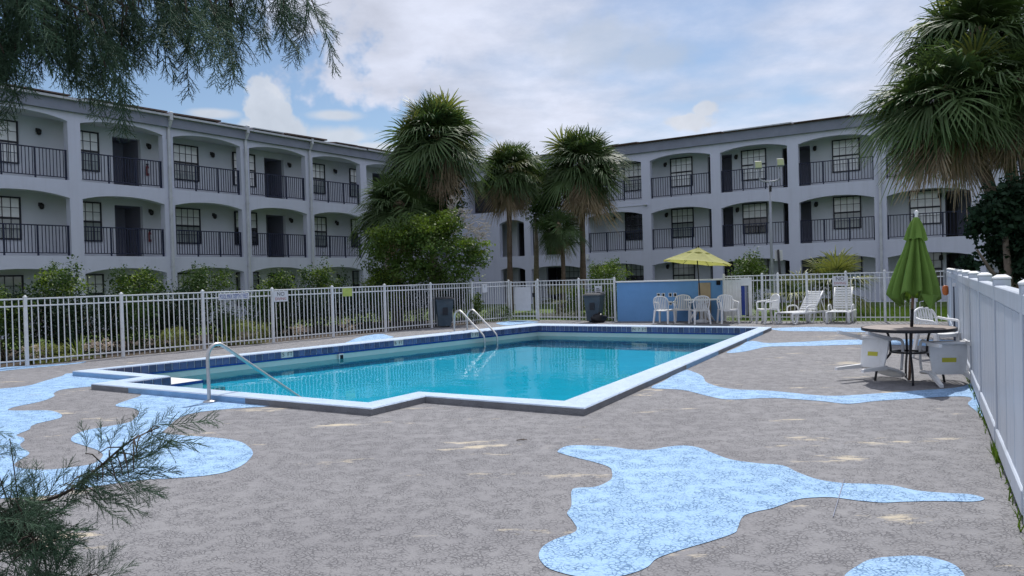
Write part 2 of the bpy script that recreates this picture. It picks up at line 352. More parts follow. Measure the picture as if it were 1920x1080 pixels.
def catmull(pts, n=6, closed=True):
    out = []; L = len(pts)
    for i in range(L if closed else L-1):
        p0, p1, p2, p3 = [np.array(pts[(i+k) % L] if closed else pts[min(max(i+k, 0), L-1)], float) for k in (-1,0,1,2)]
        for j in range(n):
            t = j/n; out.append(tuple(.5*((2*p1)+(-p0+p2)*t+(2*p0-5*p1+4*p2-p3)*t*t+(-p0+3*p1-3*p2+p3)*t**3)))
    if not closed: out.append(tuple(pts[-1]))
    return out

# ------------------------------------------------------------------ ground, deck, pool
OUT = [(7.78,-4.15),(20.81,-5.47),(21.20,-13.08),(7.52,-14.68),(7.52,-12.46),(6.63,-12.39),(6.75,-6.45),(7.77,-6.47)]
INN = [(8.14,-4.62),(20.55,-5.76),(20.36,-12.40),(7.87,-14.43),(7.78,-12.04),(6.98,-12.06),(7.07,-6.81),(8.04,-6.81)]
CZ = .09
VF0, VF1 = (24.72,-1.62), (2.2,.36)                          # vinyl fence line, far and near end
DECK = [W(24.9,-1.62), W(2.2,.62), W(-9,1.4), W(-9,-19), W(3,-18.0), W(8.07,-17.75), W(23.75,-15.85), W(24.25,-14.4), W(23.9,-11.2), W(24.5,-7.8)]
MID = [W((o[0]+i[0])/2, (o[1]+i[1])/2) for o, i in zip(OUT, INN)]
mb = MB(); mb.poly([(-420,-260,-.02),(420,-260,-.02),(420,600,-.02),(-420,600,-.02)], [[(p.x,p.y,-.02) for p in DECK]])
struct(mb.build('ground', 'lawn'))
mb = MB(); mb.poly(DECK, [MID]); deck = struct(mb.build('pool_deck', 'deck'))
# control joints sawn across the deck
for (x0,y0,x1,y1) in ((1583,898,1562,968),):
    a, b = G(x0,y0,.0085), G(x1,y1,.0085); d = (b-a).normalized(); n = Vector((-d.y,d.x,0))*.0022
    mb = MB(); mb.hexa([a-n-Vector((0,0,.004)),b-n-Vector((0,0,.004)),b+n-Vector((0,0,.004)),a+n-Vector((0,0,.004))],[a-n,b-n,b+n,a+n]); mb.build('joint','slate_paint',deck)
def paint(pts, sm=5):
    ps = catmull(pts, sm); mb = MB(); mb.poly([tuple(G(x,y,.004)) for x,y in ps]); return struct(mb.build('deck_paint','deck_blue'))
def zs(pts, ox, oy, s): return [(ox+x/s, oy+y/s) for x,y in pts]
paint(zs([(140,97),(190,75),(330,78),(430,90),(510,92),(580,80),(650,75),(710,85),(760,105),(830,130),(930,145),(1040,155),(1100,182),(1180,210),(1280,225),(1380,228),(1480,235),(1580,255),(1700,265),(1790,270),(1847,287),(1800,299),(1650,297),(1520,300),(1440,303),(1340,295),(1240,282),(1150,284),(1090,293),(1000,325),(930,340),(880,360),(860,405),(845,425),(760,455),(640,490),(540,525),(500,560),(440,585),(380,598),(300,604),(220,598),(150,582),(95,560),(65,520),(80,480),(130,450),(200,425),(217,405),(195,370),(178,345),(195,315),(195,260),(215,245),(290,240),(340,220),(358,200),(350,165),(300,145),(220,125),(160,108)],980,800,2.1333))
paint(zs([(1285,600),(1340,555),(1400,528),(1500,518),(1600,517),(1700,540),(1750,570),(1770,610),(1750,660),(1500,690),(1300,650)],980,800,2.1333))
paint(zs([(462,205),(400,222),(300,250),(200,280),(100,295),(0,305),(-110,330),(-130,640),(-110,1040),(0,1010),(180,1000),(350,985),(500,950),(700,918),(940,888),(1100,880),(1300,865),(1450,840),(1550,800),(1610,750),(1625,710),(1590,670),(1530,640),(1400,620),(1200,605),(1050,590),(1070,560),(1120,510),(1180,480),(1250,460),(1400,440),(1600,425),(1720,417),(1750,400),(1300,362),(930,335),(900,352),(740,410),(850,428),(890,445),(890,470),(860,500),(830,520),(700,545),(560,570),(480,600),(455,630),(480,650),(550,672),(640,705),(660,740),(600,785),(470,808),(350,822),(230,825),(130,815),(95,800),(95,785),(130,760),(180,730),(185,710),(140,685),(130,660),(155,640),(150,620),(105,605),(130,590),(190,565),(200,545),(250,525),(340,505),(390,490),(395,470),(340,448),(250,443),(120,445),(50,440),(100,420),(200,400),(300,375),(350,350),(345,335),(400,310),(570,291),(700,280),(880,228),(800,222)],0,640,3.4286), 4)
paint([(1222,727),(1245,714),(1280,694),(1300,697),(1318,706),(1327,718),(1370,729),(1450,733),(1550,742),(1640,738),(1720,732),(1780,728),(1812,722),(1836,708),(1846,735),(1858,765),(1876,800),(1868,797),(1848,786),(1830,770),(1815,757),(1822,746),(1790,743),(1700,748),(1640,752),(1590,757),(1540,752),(1450,746),(1370,749),(1330,743),(1280,731)])
paint([(1362,661),(1385,650),(1402,640),(1420,640),(1440,643),(1502,641),(1540,639),(1590,637),(1700,636),(1812,640),(1822,652),(1700,647),(1615,646),(1540,648),(1490,649),(1440,650),(1415,655),(1390,660)])
paint([(1446,616),(1490,613.5),(1540,613),(1620,615),(1720,613),(1800,613),(1806,621),(1720,621),(1620,622.5),(1540,621),(1470,620.5)])
paint([(640,646),(652,641),(668,634),(690,628.5),(715,626),(728,629),(738,632),(724,636),(735,640),(690,645)])
paint([(-60,699),(0,689.5),(60,685.5),(130,681),(160,677.5),(150,681),(90,687),(0,696),(-60,706)])
paint([(455,665),(490,660.5),(540,655),(560,654),(520,660),(480,666)])
paint([(930,606),(950,602.5),(985,601),(1010,604),(980,607),(950,610)])
# the pool
pool = thing('swimming_pool', 'large swimming pool with raised pale blue coping and navy waterline tiles', 'pool', W(13.5,-9.2))
PI_ = Matrix.Translation(-W(13.5,-9.2))
def pb(mbx, name, mats): return mbx.build(name, mats, pool, mx=PI_)
side_cols = {0:[(0,.02,1),(.02,.34,1),(.34,.52,2),(.52,.74,1),(.74,.90,2),(.90,1,1)], 1:[(0,.5,1),(.5,1,2)], 2:[(0,.3,2),(.3,.55,1),(.55,1,2)], 3:[(0,1,2)], 4:[(0,1,2)], 5:[(0,.17,1),(.17,.62,2),(.62,1,1)], 6:[(0,1,1)], 7:[(0,1,1)]}
for i in range(8):
    j = (i+1) % 8
    for (t0,t1,mi) in side_cols[i]:
        o0 = W(*OUT[i]).lerp(W(*OUT[j]), t0); o1 = W(*OUT[i]).lerp(W(*OUT[j]), t1); q0 = W(*INN[i]).lerp(W(*INN[j]), t0); q1 = W(*INN[i]).lerp(W(*INN[j]), t1)
        mb = MB(); zt = Vector((0,0,CZ)); zb = Vector((0,0,-.03)); ch = Vector((0,0,.014))
        ax = (q0-o0).normalized()*.018; bx_ = (q1-o1).normalized()*.018
        v = [o0+zb,o1+zb,q1+zb,q0+zb,o0+zt-ch,o1+zt-ch,q1+zt-ch,q0+zt-ch,o0+ax+zt,o1+bx_+zt,q1-bx_+zt,q0-ax+zt]
        mb.add(v,[(0,1,2,3)]); mb.add(v,[(0,4,5,1)],mi); mb.add(v,[(4,8,9,5),(8,11,10,9),(11,7,6,10),(7,3,2,6),(0,3,7,11,8,4),(1,5,9,10,6,2)])
        pb(mb, 'coping', ['coping_top','curb_grey','curb_blue'])
def fz(a): return -1.25-(a-6.5)*.075
mb = MB(); mb.poly([tuple(W(a,b,fz(a))) for a,b in INN])
pb(mb,'pool_floor','pool_paint')
tile_me = MB().bbox(-.0690,.0690,-.012,.004,-.0700,.0700,.004).mesh('tile','tile_blue')
ntile = 0
marks = {2:[(535,'5  FT'),(743,'6  FT'),(889,'7  FT')], 1:[(1195,'IN  7  FT')]}
for i in range(8):
    j = (i+1) % 8; p, q = W(*INN[i]), W(*INN[j]); d = (q-p); Ln = d.length; d.normalize(); nin = Vector((-d.y, d.x, 0))
    # inward normal: the polygon runs with the pool on one side
    c0 = (p+q)/2+nin*.2
    def inside(pt):
        a_, b_ = pt.dot(VA), pt.dot(VB); r = False
        for k in range(8):
            (x1,y1),(x2,y2) = INN[k], INN[(k+1)%8]
            if (y1 > b_) != (y2 > b_) and a_ < (x2-x1)*(b_-y1)/(y2-y1)+x1: r = not r
        return r
    if not inside(c0): nin = -nin
    mb = MB(); za, zb_ = fz(INN[i][0]), fz(INN[j][0])
    zt = CZ-.195
    mb.add([p+Vector((0,0,za)),q+Vector((0,0,zb_)),q+Vector((0,0,zt)),p+Vector((0,0,zt))],[(0,1,2,3)]); pb(mb,'pool_wall','plaster')
    mb = MB(); mb.hexa([p-nin*.02+Vector((0,0,zt+.001)),q-nin*.02+Vector((0,0,zt+.001)),q+nin*.003+Vector((0,0,zt+.001)),p+nin*.003+Vector((0,0,zt+.001))],[p-nin*.02+Vector((0,0,CZ-.02)),q-nin*.02+Vector((0,0,CZ-.02)),q+nin*.003+Vector((0,0,CZ-.02)),p+nin*.003+Vector((0,0,CZ-.02))]); pb(mb,'grout_bed','grout')
    mb = MB(); t0_ = .012
    mb.hexa([p+nin*.0035+Vector((0,0,CZ-.202)),q+nin*.0035+Vector((0,0,CZ-.202)),q+nin*.014+Vector((0,0,CZ-.202)),p+nin*.014+Vector((0,0,CZ-.202))],[p+nin*.0035+Vector((0,0,CZ-.162)),q+nin*.0035+Vector((0,0,CZ-.162)),q+nin*.014+Vector((0,0,CZ-.162)),p+nin*.014+Vector((0,0,CZ-.162))]); pb(mb,'tile_trim','tile_trim')
    n = max(1, int(Ln/.152)); st = Ln/n
    skip = []
    for (px, body) in marks.get(i, []):
        # nearest tile by line of sight
        bk, be = 0, 1e9
        for k in range(n):
            w_ = RC.transposed() @ (p+d*(k+.5)*st-CAM); e = abs(960+FPX*w_.x/w_.y-px)
            if e < be: bk, be = k, e
        wd = 3 if i == 1 else 2
        skip += list(range(bk-wd//2, bk-wd//2+wd)); c = p+d*(bk-wd//2+wd/2)*st
        rz = math.atan2(nin.y, nin.x)+math.pi/2
        o = MB().bbox(-wd*st/2+.004,wd*st/2-.004,-.012,.004,-.0725,.0725,.004).build('depth_marker','tile_white',pool,mx=PI_@Matrix.Translation(c+nin*.006+Vector((0,0,CZ-.088)))@Matrix.Rotation(rz,4,'Z'))
        o['label'] = 'pale depth marker tile reading ' + ' '.join(body.split())
        t = link('lettering', text_mesh(body, .125 if wd == 2 else .12, 'ink_black'), o, mx=Matrix.Translation((0,-.0135,0))@FACE)
    for k in range(n):
        if k in skip: continue
        link('tile', tile_me, pool, mx=PI_@Matrix.Translation(p+d*(k+.5)*st+nin*(.006+rnd(-.001,.001))+Vector((0,0,CZ-.088)))@Matrix.Rotation(math.atan2(nin.y,nin.x)+math.pi/2,4,'Z')@Matrix.Diagonal((st/.152,1,1,1)))
# entry step in the corner of the left arm
b4 = [W(7.80,-14.2),W(8.52,-14.1),W(8.52,-12.22),W(7.80,-12.22)]
mb = MB(); mb.hexa([p+Vector((0,0,-1.2)) for p in b4],[p+Vector((0,0,-.08)) for p in b4]); stp = pb(mb,'entry_step','step_white')
mb = MB(); e0, e1 = W(7.80,-12.21,-.082), W(8.525,-12.21,-.082); mb.hexa([e0-Vector((0,0,.05)),e1-Vector((0,0,.05)),e1-Vector((0,0,.05))+VB*.012,e0-Vector((0,0,.05))+VB*.012],[e0,e1,e1+VB*.012,e0+VB*.012]); mb.build('step_tile','tile_trim',stp)
b4 = [W(8.525,-13.9),W(9.0,-13.85),W(9.0,-12.24),W(8.525,-12.24)]
mb = MB(); mb.hexa([p+Vector((0,0,-1.2)) for p in b4],[p+Vector((0,0,-.5)) for p in b4]); pb(mb,'entry_step','plaster')
# wall fitting at the waterline
pf = W(*INN[2]).lerp(W(*INN[3]), .575)
mb = MB(); mb.bbox(-.08,.08,-.03,.0,-.09,.09,.01); f1 = mb.build('return_fitting','step_white',pool,mx=PI_@Matrix.Translation(pf+VB*.03+Vector((0,0,-.20)))@Matrix.Rotation(ANG_A,4,'Z'))
MB().box(-.05,.05,-.034,-.0305,-.06,.06).build('return_dark_plate','hole_dark',f1)  # near-black plate stands in for the shade inside the fitting's mouth
WZ = -.23
top = [W(a,b,WZ) for a,b in INN]; mb = MB()
mb.poly([tuple(p) for p in top]); mb.sm = [True]*len(mb.f)
me = mb.mesh('pool_water','pool_water')
wat = struct(link('pool_water', me)); wat.cycles.is_caustics_caster = True
for o_ in pool.children: o_.cycles.is_caustics_receiver = True
# ---- handrail and ladder
def rail_tube(pts, r=.024): return catmull([tuple(p) for p in pts], 6, False), r
hb = G(392.5,754)
h = thing('pool_handrail','single stainless grab rail arching from deck into the pool near the step','handrail',hb,ANG_A)
pts = [(0,0,0),(0,0,.35),(.0,0,.62),(.05,0,.74),(.15,0,.785),(.27,0,.74),(.6,0,.51),(1.0,0,.235),(1.5,0,-.11),(1.9,0,-.42),(2.0,0,-.9)]
MB().tube(catmull(pts,5,False),.026,10).build('rail','steel',h)
MB().lathe([(0,.0),(.085,.0),(.085,.012),(.05,.022),(.027,.03)],20).build('base_flange','steel',h)
ld = thing('pool_ladder','pair of stainless ladder rails arching over the far left coping','ladder',W(18.4,-13.5),ANG_B)
l0, l1 = [on_line(x_, W(*OUT[3]), W(*OUT[2]))-VB*.07 for x_ in (856,880)]
vd = (l1-l0)
for p0 in (l0, l1):
    loc = Matrix.Rotation(-ANG_B,4,'Z') @ (p0-W(18.4,-13.5))
    pts = [(0,0,0),(0,0,.42),(.04,0,.60),(.16,0,.68),(.30,0,.62),(.64,0,.32),(.96,0,.04),(1.05,0,-.12),(1.05,0,-.5),(1.05,0,-1.5)]
    MB().tube([Vector(loc)+Vector(p) for p in catmull(pts,5,False)],.027,10).build('rail','steel',ld)
la = Matrix.Rotation(-ANG_B,4,'Z') @ (l0-W(18.4,-13.5)); lb = Matrix.Rotation(-ANG_B,4,'Z') @ (l1-W(18.4,-13.5))
for z in (-.55,-.85,-1.15):
    MB().bbox(min(la.x,lb.x)+1.0,max(la.x,lb.x)+1.1,min(la.y,lb.y),max(la.y,lb.y),z-.015,z+.015,.006).build('tread','white_plastic',ld)

# ------------------------------------------------------------------ apartment wings (local axes: u along, v behind the facade, z)
FL = [.10, 2.93, 5.68]                                       # floor levels
def wing(name, label, loc, rz, bays, spring, rise, u0, u1, left, corner=None):
    t = thing(name, label, 'apartment building', loc, rz)
    TH = .30
    wall = MB(); inner = MB()
    cur = u0
    if corner: cur = corner; wall.box(u0,corner,0,TH,-.1,5.55); wall.box(u0,corner,0,TH,7.55,8.10); wall.box(u0,u0+.25,0,TH,5.551,7.549)
    for (b0,b1) in bays:
        wall.box(cur,b0,0,TH,-.1,8.10); cur = b1
    wall.box(cur,u1,0,TH,-.1,8.10)
    curb = [0., 2.82, 5.57]
    for (b0,b1) in bays:
        for fl in range(3):
            zs_, zt = spring[fl], (curb[fl+1] if fl < 2 else 8.10); n = 14; up = []
            for k in range(n+1):
                s = k/n*2-1; up.append((b0+(b1-b0)*k/n, zs_+rise[fl]*(1-abs(s)**2.3)))
            for k in range(n):
                (a,za),(b,zb) = up[k], up[k+1]
                wall.add([(a,0,za),(b,0,zb),(b,0,zt),(a,0,zt)],[(0,1,2,3)]); wall.add([(a,TH,za),(b,TH,zb),(b,TH,zt),(a,TH,zt)],[(3,2,1,0)])
                wall.add([(a,0,za),(a,TH,za),(b,TH,zb),(b,0,zb)],[(0,1,2,3)])
            if fl < 2: wall.add([(b0,0,zt),(b1,0,zt),(b1,TH,zt),(b0,TH,zt)],[(0,1,2,3)])
    wall.build('facade_wall','stucco',t)
    # walkways
    for fl in range(3):
        MB().box(u0,u1,TH+.001 if fl else -.05,5.,FL[fl]-.19,FL[fl]-.1).build('walkway_slab','stucco_inner',t)
    MB().box(u0,u1,TH+.001,5.,8.0,8.11).build('ceiling_slab','stucco_inner',t)
    # fascia, gutter, roof
    MB().box(u0-.2,u1+.2,-.16,-.003,8.06,8.50).box(u0-.2,u1+.2,-.16,.0,8.501,8.53).build('fascia','slate_paint',t)
    MB().hexa([(u0-.3,-.24,8.531),(u1+.3,-.24,8.531),(u1+.3,12.5,8.6),(u0-.3,12.5,8.6)],[(u0-.3,-.24,8.56),(u1+.3,-.24,8.56),(u1+.3,12.5,8.9),(u0-.3,12.5,8.9)]).build('roof','roof_brown',t)
    MB().box(u0,u1,11.8,12.1,0,8.5).box(u0,u0+.2,TH,11.8,0,8.4).box(u1-.2,u1,TH,11.8,0,8.4).build('rear_wall','stucco',t)
    return t
def make_window(t, u, z0, z1, w, v, pal, tmpl={}):
    """double-hung window, four lights wide and two high in each sash"""
    h = z1-z0; f = MB(); fw = .05
    f.box(u,u+fw,v-.07,v-.002,z0,z1).box(u+w-fw,u+w,v-.07,v-.002,z0,z1).box(u+fw,u+w-fw,v-.069,v-.002,z1-fw,z1).box(u+fw,u+w-fw,v-.072,v-.002,z0,z0+fw)
    zm = z0+h*.5; f.box(u+fw,u+w-fw,v-.066,v-.002,zm-.035,zm+.035)
    for k in range(1,4):
        x = u+fw+(w-2*fw)*k/4; f.box(x-.011,x+.011,v-.05,v-.02,z0+fw,zm-.035).box(x-.011,x+.011,v-.05,v-.02,zm+.035,z1-fw)
    for (a,b) in ((z0+fw,zm-.035),(zm+.035,z1-fw)): f.box(u+fw,u+w-fw,v-.049,v-.021,(a+b)/2-.011,(a+b)/2+.011)
    o = f.build('window','frame_dark',t)
    pw = (w-2*fw)/4-.022; ph = (h/2-fw-.035)/2-.022
    for r in range(4):
        a = (z0+fw if r < 2 else zm+.035); q = (zm-.035 if r < 2 else z1-fw); zc = a+(q-a)*(.25 if r % 2 == 0 else .75)
        mname = pal[0] if r >= 2 else pal[1]
        key = (round(pw,3), round(ph,3), mname)
        if key not in tmpl: tmpl[key] = MB().box(-pw/2-.004,pw/2+.004,-.004,.004,-ph/2-.004,ph/2+.004).mesh('pane', mname)
        for k in range(4): link('pane', tmpl[key], o, loc=(u+fw+(w-2*fw)*(k+.5)/4, v-.03, zc))
    return o
def make_railing(t, b0, b1, z0, v=.14, tmpl={}, sp=.118):
    zb, zt = z0-.10+.02, z0+1.0
    o = MB().box(b0+.002,b1-.002,v-.025,v+.025,zt-.04,zt).box(b0+.002,b1-.002,v-.018,v+.018,zb+.06,zb+.09)
    L = b1-b0
    for k in (0.012, 1/3, 2/3, .988): x = b0+L*k; o.box(x-.024,x+.024,v-.024,v+.024,zb-.03,zt-.0405)
    o = o.build('railing','rail_dark',t)
    n = round(L/sp)
    if 'b' not in tmpl: tmpl['b'] = MB().box(-.011,.011,-.011,.011,0,zt-.0402-zb-.0902).mesh('baluster','rail_dark')
    for k in range(1, n):
        x = b0+L*k/n
        if min(abs(x-(b0+L*q)) for q in (0,1/3,2/3,1)) < .04: continue
        link('baluster', tmpl['b'], o, loc=(x, v, zb+.0901))
    return o
def back_wall(t, u0, u1, v, alc, fl, door_side=True):
    """wall behind the walkway with its recessed entrances"""
    z0 = FL[fl]-.1; z1 = (FL[fl+1]-.19 if fl < 2 else 8.0); zh = z0+2.12
    cur = u0; mb = MB()
    for (a0,a1) in alc:
        mb.box(cur,a0,v,v+.18,z0,z1); mb.box(a0,a1,v,v+.18,zh,z1); cur = a1
    mb.box(cur,u1,v,v+.18,z0,z1); mb.build('inner_wall','stucco_inner',t)
    for (a0,a1) in alc:
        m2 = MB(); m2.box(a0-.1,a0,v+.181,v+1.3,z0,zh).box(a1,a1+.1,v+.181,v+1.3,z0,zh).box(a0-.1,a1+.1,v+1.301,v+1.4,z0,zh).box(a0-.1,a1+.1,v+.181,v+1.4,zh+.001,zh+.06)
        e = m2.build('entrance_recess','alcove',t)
        d = MB(); d.bbox(a0+.003,a0+.045,v+.25,v+1.15,z0+.01,zh-.06,.006); d.bbox(a0+.05,a0+.42,v+1.25,v+1.299,z0+.01,zh-.06,.006).build('door','door_and_shade',t)
def wall_lamp(t, u, z, v):
    o = MB().bbox(u-.07,u+.07,v-.05,v-.002,z-.04,z+.10,.008); o.lathe([(0,.06),(.07,.05),(.085,0),(.08,-.10),(.05,-.15),(0,-.16)],12,(u,v-.12,z)); return o.build('wall_lamp','lamp_black',t)
def downspout(t, u, drop=.12):
    o = MB().bbox(u-.055,u+.055,-.115,-.002,.05,8.0,.008); o.hexa([(u-.055,-.115,8.0),(u+.055,-.115,8.0),(u+.055,-.002,8.0),(u-.055,-.002,8.0)],[(u-.055,-.30,8.32),(u+.055,-.30,8.32),(u+.055,-.19,8.32),(u-.055,-.19,8.32)])
    o.bbox(u-.07,u+.07,-.32,-.165,8.32,8.66,.01)
    for z in (2.4,5.2,7.6): o.box(u-.08,u+.08,-.122,-.001,z,z+.04)
    return o.build('downspout','gutter',t)
pals = [('pane_pale','pane_mid'),('pane_pale','pane_pale'),('pane_mid','pane_dark'),('pane_mid','pane_mid'),('pane_pale','pane_dark')]
# left wing
lbays = [(15.38+3.745*k, 18.67+3.745*k) for k in range(-2,6)]
LOC_L = W(0,-28.863); LOC_R = W(38.88,0)
Lw = wing('apartment_building','grey three storey arcaded apartment wing receding along the left side',LOC_L,ANG_A,lbays,[2.16,4.92,7.72],[.20,.20,.20],6.6,39.15,True)
BV = 1.5
for fl in range(3):
    alc = [(17.44+7.49*k, 18.63+7.49*k) for k in (0,1,2)]
    back_wall(Lw, 6.8, 39.1, BV, alc, fl)
    zw = FL[fl]
    for (u,w) in ((12.66,1.25),(15.62,1.25),(20.05,1.25),(23.11,1.25),(27.54,1.25),(30.6,1.25)):
        make_window(Lw, u, zw+.52, zw+2.07, w, BV, random.choice((pals[0],pals[1],pals[0]) if fl == 2 else (pals[4],pals[4],pals[0]) if fl == 1 else (pals[0],pals[3],pals[2])))
    for u in (14.6,18.95,22.0,26.4,29.5): wall_lamp(Lw, u, zw+1.82, BV)
    if fl:
        for (b0,b1) in lbays[1:6]: make_railing(Lw, b0, b1, FL[fl])
for u in (18.9,22.64,26.39): downspout(Lw, u)
# gutter lengths and lifted shingle edges along the eaves
for (a,b,dz) in ((8,15.2,0),(15.25,18.82,.02),(18.98,22.55,0),(22.73,26.3,-.015),(26.46,30.1,0),(30.2,38.6,.02)):
    MB().box(a,b,-.30,-.165,8.45+dz,8.465+dz).box(a,b,-.32,-.301,8.45+dz,8.53+dz).build('gutter','gutter',Lw)
for (a,b,dz,c) in ((9,14.9,.02,'roof_brown'),(15.6,18.7,.05,'roof_brown'),(19.0,21.2,.06,'roof_brown'),(21.3,22.5,.0,'gutter'),(22.9,24.6,.02,'gutter'),(24.7,27.3,.06,'roof_brown'),(27.9,29.4,.03,'roof_brown'),(29.5,38,.05,'roof_brown')):
    MB().hexa([(a,-.36,8.565),(b,-.36,8.565+dz*.5),(b,.3,8.60),(a,.3,8.60)],[(a,-.36,8.60+dz*.4),(b,-.36,8.60+dz),(b,.3,8.66+dz),(a,.3,8.66+dz)]).build('shingle_edge',c,Lw)
# right wing
rbays = [(-26.2,-24.45)]+[(-16.40+3.81*k, -13.10+3.81*k) for k in range(-2,7)]
Rw = wing('apartment_building','grey three storey arcaded apartment wing across the back behind the parasols',LOC_R,ANG_B,rbays,[2.0,4.78,7.58],[.17,.22,.22],-28.86,10.5,False,-26.5)
MB().box(-28.6,-26.5,.9,.95,5.7,7.9).build('stair_shade_panel','door_and_shade',Rw)  # dark panel stands for the shade inside the open stair landing
for fl in range(3):
    alc = [(-25.9,-24.7),(-23.9,-22.75),(-13.75,-12.45),(-9.9,-8.55),(-2.75,-1.45),(5.2,6.4)]  # recesses nearest the corner added to darken the walkway there
    back_wall(Rw, -28.66, 10.3, BV, alc, fl)
    zw = FL[fl]
    for (u,w) in ((-22.6,1.25),(-18.6,1.2),(-15.83,1.25),(-11.95,1.27),(-7.52,1.25),(-4.2,1.3),(.2,1.25),(3.6,1.25)):
        pal = ('pane_dark','pane_dark') if (fl == 1 and u == -18.6) else random.choice((pals[1],pals[0],pals[1]) if fl == 2 else (pals[0],pals[1],pals[4]) if fl == 1 else pals[2:4])
        make_window(Rw, u, zw+.55, zw+2.12, w, BV, pal)
    for u in (-16.1,-12.2,-8.3,-2.95,-19.3): wall_lamp(Rw, u, zw+1.85, BV)
    if fl:
        for (b0,b1) in rbays[2:8]: make_railing(Rw, b0, b1, FL[fl], sp=.13)
for u in (-5.22,6.3): downspout(Rw, u)
for (a,b,dz,c) in ((-28,-19.5,.02,'gutter'),(-19.4,-17.0,.05,'roof_brown'),(-16.9,-12.4,.02,'roof_brown'),(-12.3,-9.0,.05,'gutter'),(-8.9,-6.4,.02,'roof_brown'),(-6.3,-2,.05,'gutter'),(-1.9,9,.03,'roof_brown')):
    MB().hexa([(a,-.34,8.565),(b,-.34,8.565+dz*.3),(b,.3,8.60),(a,.3,8.60)],[(a,-.34,8.59+dz*.4),(b,-.34,8.59+dz),(b,.3,8.65+dz),(a,.3,8.65+dz)]).build('shingle_edge',c,Rw)
# camera and conduit on the right wing
MB().box(-19.8,-16.7,-.03,-.002,5.24,5.262).bbox(-16.75,-16.6,-.16,-.002,5.22,5.3,.01).build('conduit','gutter',Rw)
MB().bbox(-20.3,-20.16,-.16,-.002,2.45,2.75,.01).build('junction_box','white_metal',Rw)
for (nm,fl) in (('red and white fire extinguisher on the top floor walkway wall of the left wing',2),('fire extinguisher on the middle floor walkway wall of the left wing',1)):
    p = LOC_L+VA*18.85-VB*(BV-.10); e = thing('fire_extinguisher',nm,'extinguisher',p+Vector((0,0,FL[fl]+.55)),ANG_A,'walkway extinguishers')
    MB().lathe([(0,0),(.055,.005),(.06,.03),(.06,.36),(.04,.42),(.02,.44),(0,.44)],14).build('cylinder','extinguisher_red',e)
    MB().bbox(-.05,.05,-.02,.02,.44,.50,.006).build('valve','black_metal',e); MB().box(-.045,.045,-.068,-.0605,.10,.30).build('label_plate','sign_white',e)
wn = thing('wall_notice','small white printed notice on the ground floor wall of the left wing','notice',LOC_L+VA*22.1-VB*(BV-.012)+Vector((0,0,1.55)),ANG_A)
MB().bbox(-.13,.13,-.008,.008,-.2,.2,.003).build('board','sign_white',wn)
for z in (.12,.05,-.02,-.09): MB().box(-.09,.09-rnd(0,.06),-.0105,-.0085,z-.012,z+.012).build('print_line','ink_dark',wn)

# ------------------------------------------------------------------ picket fences
FH = 1.44
picket_me = MB().bbox(-.0095,.0095,-.0095,.0095,.035,FH-.035,.002).mesh('picket','white_metal')
def _post():
    m = MB().bbox(-.032,.032,-.032,.032,0,FH+.02,.004); m.bbox(-.038,.038,-.038,.038,FH+.0205,FH+.034,.004); m.lathe([(.03,.034),(.027,.05),(.012,.062),(0,.064)],10,(0,0,FH)); return m.mesh('post','white_metal')
post_me = _post()
def fence(label, p, q, posts, spacing=.127, ends=(True,True)):
    d = q-p; L = d.length; t = thing('picket_fence', label, 'fence', p, math.atan2(d.y,d.x))
    for i, s in enumerate(posts):
        if (i == 0 and not ends[0]) or (i == len(posts)-1 and not ends[1]): continue
        o = link('post', post_me, t, loc=(s,0,0), rz=rnd(-.02,.02)); o.rotation_euler = (rnd(-.006,.006), rnd(-.006,.006), 0)
    for a, b in zip(posts[:-1], posts[1:]):
        for z, h in ((FH-.015,.03),(FH-.165,.03),(.13,.03)):
            MB().bbox(a+.033,b-.033,-.014,.014,z-h/2,z+h/2,.003).build('rail','white_metal',t)
        n = max(1, round((b-a)/spacing))
        for k in range(1, n):
            o = link('picket', picket_me, t, loc=(a+(b-a)*k/n+rnd(-.004,.004), rnd(-.002,.002), rnd(-.006,.004))); o.rotation_euler = (rnd(-.005,.005), rnd(-.010,.010), 0)
    return t
FA, FB = W(8.07,-17.56), W(23.78,-15.70)
dFA = (FB-FA).normalized(); LF = (FB-FA).length
F0 = FA-dFA*5.6
posts = [0, 1.85, 3.72]+[5.6+LF*k/8 for k in range(9)]
fence_l = fence('long white metal picket fence along the left side of the pool', F0, FB, posts)
P_w0, P_w1 = G(1158,602.6), G(1355,602.0)                    # ends of the blue wall
GA, GB = FB+Vector((.02,0,0)), G(1010,601)
fence('short white picket fence section between the gate and the blue wall', GB, P_w0-VB*.08, [0, (P_w0-VB*.08-GB).length*.55, (P_w0-VB*.08-GB).length])
FE = W(24.70,-1.66); FS = P_w1+VB*.06
Lr = (FE-FS).length
def along(px):
    best = min(range(0,1001), key=lambda k: abs((lambda w_: 960+FPX*w_.x/w_.y)(RC.transposed() @ (FS.lerp(FE,k/1000)-CAM))-px)); return Lr*best/1000
fence('white picket fence behind the loungers at the right of the blue wall', FS, FE, [0, along(1430), along(1460), along(1514), along(1588), along(1660), along(1716), Lr-.04], ends=(True,False))
# gate
d = GB-GA; gl = d.length
gt = thing('fence_gate','white picket gate with a solid sheet panel beyond the ladder','gate',GA,math.atan2(d.y,d.x))
for z in (FH-.04, FH-.17, .16): MB().bbox(.08,gl-.08,-.016,.016,z-.018,z+.018,.003).build('rail','white_metal',gt)
for x in (.08, gl-.08): MB().bbox(x-.022,x+.022,-.022,.022,.06,FH-.0,.003).build('stile','white_metal',gt)
for k in range(1,8): link('picket', picket_me, gt, loc=(.08+(gl-.16)*k/8,0,0))
MB().bbox(.25,gl-.27,-.026,-.0205,.36,1.22,.002).build('sheet_panel','sign_white',gt)
MB().bbox(gl-.2,gl-.1,-.05,-.0225,.85,1.0,.006).build('latch','black_metal',gt)
